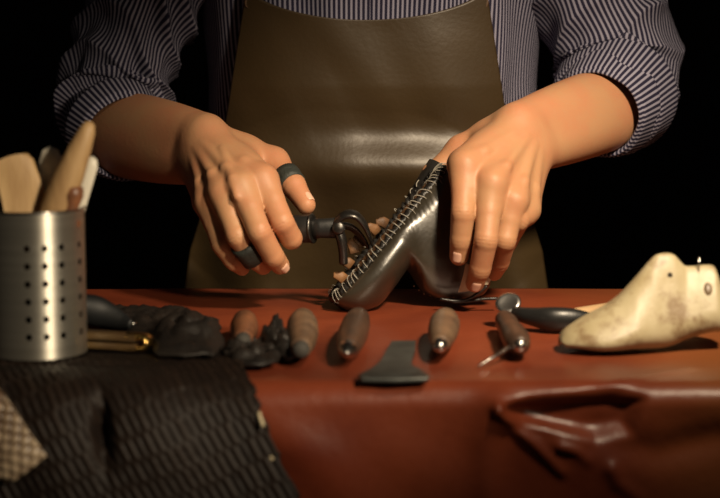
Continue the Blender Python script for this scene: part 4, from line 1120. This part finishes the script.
bm = bmesh.new(); tube(bm, [on_shoe(*p) for p in ((402, 268), (410, 262), (420, 257), (432, 250), (440, 240))], 0.0003, 6); link('seam', from_bm(bm), M['shoe_black'], shoe)
for k, p in enumerate(((414, 286), (419, 290), (424, 293.5), (430, 295.5), (436, 296.5), (442, 297), (448, 297), (454, 297))):
    c = on_shoe(*p, 0.0002); bm = bmesh.new(); lathe(bm, c + Vector((0, .001, 0)), Vector((0, -1, 0)), [(0, .0010), (.0014, .0010), (.0017, .0006), (.0018, 0)], 10)
    link('punched_dot', from_bm(bm), M['insole'], shoe)
# lining showing at the collar by the fingers
bm = bmesh.new(); prism(bm, [P(*p, 1.577) for p in ((458, 292.5), (463, 276), (465.5, 263), (471, 266), (471, 280), (469, 291))], Vector((0.0006, 0.003, 0)), 0.0004); link('lining', from_bm(bm), M['lining'], shoe, label='cream lining')
bm = bmesh.new(); prism(bm, [P(*p, 1.590) for p in ((484, 285), (487, 275), (498, 273.5), (496, 277), (491, 279), (488, 285))], Vector((0.0006, 0.003, 0)), 0.0004); link('lining', from_bm(bm), M['lining'], shoe, label='cream lining')
for pts in (((440, 299), (456, 301), (468, 299), (478, 293), (487, 286)), ((452, 302), (470, 301), (484, 299), (500, 298.5))):
    bm = bmesh.new(); tube(bm, [Vector(q) for q in catmull([list(P(px, py, 1.578 - 0.002)) for px, py in pts], 6)], 0.0014, 8); link('lace', from_bm(bm), M['black_leather'], shoe)

# ================================================================== LASTING PINCERS
pc = thing('lasting_pincers', 'black lasting pincers gripped in the hand, jaws biting the edge of the shoe', 'pincers', P(335, 230, 1.585))
ha, hb = P(222, 232, 1.607), P(312, 228.5, 1.578); ax = (hb - ha); L = ax.length
bm = bmesh.new(); lathe(bm, ha, ax, [(0, 0), (.002, .006), (.012, .0105), (.05, .0118), (L - .012, .0124), (L - .002, .0126), (L, .0118), (L, 0)], 32, (1, .86), Vector((0, 0, 1))); link('handle', from_bm(bm), M['black_rubber'], pc)
axn = ax.normalized()
bm = bmesh.new(); lathe(bm, hb - axn * .001, axn, [(0, .0118), (.0004, .0134), (.0022, .0134), (.0026, .0118), (.0026, 0)], 32, (1, .86), Vector((0, 0, 1))); link('ferrule', from_bm(bm), M['dark_steel'], pc)
n0 = P(334, 228, 1.577)
bm = bmesh.new(); tube(bm, [hb, lerp(hb, n0, .4), n0, P(340, 229, 1.577)], [.0098, .0086, .0092, .0085], 20, 0.7, side=Vector((0, 0, 1))); link('shank', from_bm(bm), M['black_rubber'], pc)
def jaw(name, pts, radii, mat, sq=1.0, side=Vector((0, 1, 0)), label=None):
    k = catmull([list(P(*p)) + [r] for p, r in zip(pts, radii)], 6); bm = bmesh.new()
    tube(bm, [q[:3] for q in k], [q[3] for q in k], 16, sq, side=side); return link(name, from_bm(bm), mat, pc, label=label)
jaw('jaw', ((334, 230, 1.577), (337, 221, 1.575), (346, 214.5, 1.573), (356, 215.5, 1.573), (364, 224, 1.574), (369, 235, 1.577), (372.5, 246, 1.582)), (.0070, .0075, .0080, .0078, .0066, .0048, .0020), M['dark_steel'], 0.42)
jaw('jaw', ((334, 232, 1.579), (341, 226, 1.582), (350, 227, 1.585), (358, 233, 1.587), (364, 241, 1.588), (369, 249, 1.588)), (.0070, .0068, .0060, .0052, .0042, .0018), M['dark_steel'], 0.5)
jaw('hammer_post', ((338, 230, 1.575), (341.5, 240, 1.574), (343, 252, 1.575), (343.5, 263, 1.577)), (.0060, .0058, .0050, .0050), M['dark_steel'], 0.8)
bm = bmesh.new(); lathe(bm, P(338.5, 228, 1.571), Vector((0, -1, 0.1)), [(0, .006), (.003, .006), (.0042, .004), (.0045, 0)], 20); link('rivet', from_bm(bm), M['dark_steel'], pc)

# ================================================================== WOODEN LAST
LY = 1.405
last = thing('shoe_last', 'worn cream wooden shoe last with a nail in its top, right of the hammer', 'shoe last', (0.225, LY, HZ))
def zpx(py, Y): return P(360, py, Y).z
# x px, top py, half width, taper of the top, Y shift
lst = [(559.5, 342, .002, .2), (561, 337, .010, .2), (566, 330, .0165, .25), (576, 323, .0235, .3), (590, 315, .0300, .35), (605, 306.5, .0335, .45), (620, 295.5, .0340, .55), (634, 280, .0325, .65), (646, 265, .0300, .72),
       (653, 257, .0285, .76), (659, 253.5, .0272, .78), (667, 252.8, .0258, .77), (674, 255, .0250, .76), (680, 261, .0246, .75), (685, 265.5, .0244, .74), (692, 266, .0243, .72), (702, 265, .0243, .69), (710, 265, .0240, .65),
       (715, 268, .0232, .58), (720, 282, .0215, .45), (725, 296, .0180, .35), (728.5, 308, .010, .2), (729.5, 315, .002, .1)]
kk_ = catmull([list(k) for k in lst], 5); NS = 64; Pl = np.zeros((len(kk_), NS, 3))
for i, (px, ty_, W, tp) in enumerate(kk_):
    W = max(W, 0.0015); Yc = LY + 0.00008 * (px - 640) + 0.004 * math.sin((px - 560) / 170 * math.pi)
    x = (px - 360) / F * (Yc * 1.012)
    zt = P(px, ty_, Yc).z
    spring = 0.0035 * float(1 - smooth((px - 559) / 45)); heel = 0.0125 * float(smooth((px - 655) / 60))
    zb_ = HZ + 0.0004 + spring + heel + 0.006 * float(1 - smooth((px - 558.5) / 7)) + 0.012 * float(smooth((px - 722) / 8))
    zb_ = min(zb_, zt - 0.004)
    H = max(zt - zb_, 0.002); zm = zb_ + min(0.30 * H, 0.016)
    for j in range(NS):
        th = 2 * math.pi * j / NS; c, s = math.cos(th), math.sin(th)
        if s < 0:
            y = math.copysign(abs(c) ** 0.55, c) * W * (1 - 0.16 * abs(s) ** 1.5); z = zm - (zm - zb_) * abs(s) ** 0.6
        else:
            q = abs(s) ** 0.85; y = math.copysign(abs(c) ** 0.62, c) * W * (1 - tp * q * 0.9); z = zm + (zt - zm) * q
        nz_ = 0.0006 * mnoise.noise(Vector((x * 60, y * 60, z * 60)))
        Pl[i, j] = (x, Yc + y + nz_, z + nz_ * 0.6)
me = grid_mesh(Pl, True); bm = bmesh.new(); bm.from_mesh(me); bm.verts.ensure_lookup_table()
for st_ in (0, len(kk_) - 1): bm.faces.new([bm.verts[st_ * NS + j] for j in range(NS)])
bmesh.ops.recalc_face_normals(bm, faces=bm.faces[:]); bvl = BVHTree.FromBMesh(bm)
lm = from_bm(bm); bo = link('body', lm, M['last'], last)
def on_last(px, py, lift=0.0):
    d = ray(px, py).normalized(); hit = bvl.ray_cast(Vector((0, 0, CAMZ)), d)
    return ((hit[0] - d * lift), hit[1]) if hit[0] is not None else (P(px, py, LY), Vector((0, -1, 0)))
c, nn_ = on_last(670, 275); bm = bmesh.new(); lathe(bm, c - nn_ * 0.003, nn_, [(0, .0021), (.0030, .0021), (.0033, .0016), (.0031, 0)], 16); link('nail_hole', from_bm(bm), M['hole'], last, label='small dark round hole')
c, nn_ = on_last(708, 289); bm = bmesh.new(); lathe(bm, c - nn_ * 0.004, nn_, [(0, .0034), (.0040, .0034), (.0044, .0028), (.0046, 0)], 18, (1.0, 1.6), Vector((1, 0, 0))); link('plug', from_bm(bm), M['bar_wood'], last, label='brown worn plug near the heel')
bm = bmesh.new(); b = P(699, 267, LY); tube(bm, [b - Vector((0, 0, .004)), b + Vector((0, 0, .007))], .0006, 10); lathe(bm, b + Vector((0, 0, .007)), Vector((0, 0, 1)), [(0, .0006), (.0002, .0011), (.0006, .0011), (.0008, 0)], 12); link('nail', from_bm(bm), M['steel'], last, label='small steel nail in the top')
# ================================================================== SETTING, LIGHT, CAMERA
bm = bmesh.new(); box(bm, (-2.2, -0.6, -0.05), (2.2, 3.05, 0)); tag(link('floor', from_bm(bm), M['floor'], smooth_=False), kind='structure')
bm = bmesh.new(); box(bm, (-2.2, 3.0, 0), (2.2, 3.1, 2.7)); tag(link('wall_back', from_bm(bm), M['wall'], smooth_=False), kind='structure')

def spot(name, loc, target, power, color, radius, angle, blend):
    d = bpy.data.lights.new(name, 'SPOT'); d.energy = power; d.color = color; d.shadow_soft_size = radius; d.spot_size = math.radians(angle); d.spot_blend = blend
    o = bpy.data.objects.new(name, d); COL.objects.link(o); o.location = loc
    o.rotation_euler = (Vector(target) - Vector(loc)).to_track_quat('-Z', 'Y').to_euler(); return o
spot('bench_lamp_light', (0.40, 0.90, 1.50), (0.165, 1.56, 0.86), 84, (1.0, 0.80, 0.56), 0.06, 46, 1.0)
spot('side_fill_light', (0.40, 0.60, 1.22), (-0.20, 1.42, 0.80), 40, (1.0, 0.82, 0.58), 0.05, 34, 1.0)  # added fill spot, brightens the can and left bench beyond the main beam
w = bpy.data.worlds.new('world'); scene.world = w; w.use_nodes = True
w.node_tree.nodes['Background'].inputs['Color'].default_value = (1.0, 0.85, 0.7, 1); w.node_tree.nodes['Background'].inputs['Strength'].default_value = 0.012

cam = bpy.data.cameras.new('camera'); co = bpy.data.objects.new('camera', cam); COL.objects.link(co)
co.location = (0, 0, CAMZ); co.rotation_euler = (math.pi / 2 - PITCH, 0, 0)
cam.sensor_width = 36; cam.lens = F / 720 * 36; cam.clip_start = 0.01
cam.dof.use_dof = True; cam.dof.focus_distance = 1.66; cam.dof.aperture_fstop = 4.8
scene.camera = co
scene.view_settings.view_transform = 'Standard'; scene.view_settings.look = 'None'; scene.view_settings.gamma = 1.0
scene.view_settings.use_curve_mapping = False; scene.view_settings.exposure = 0.0
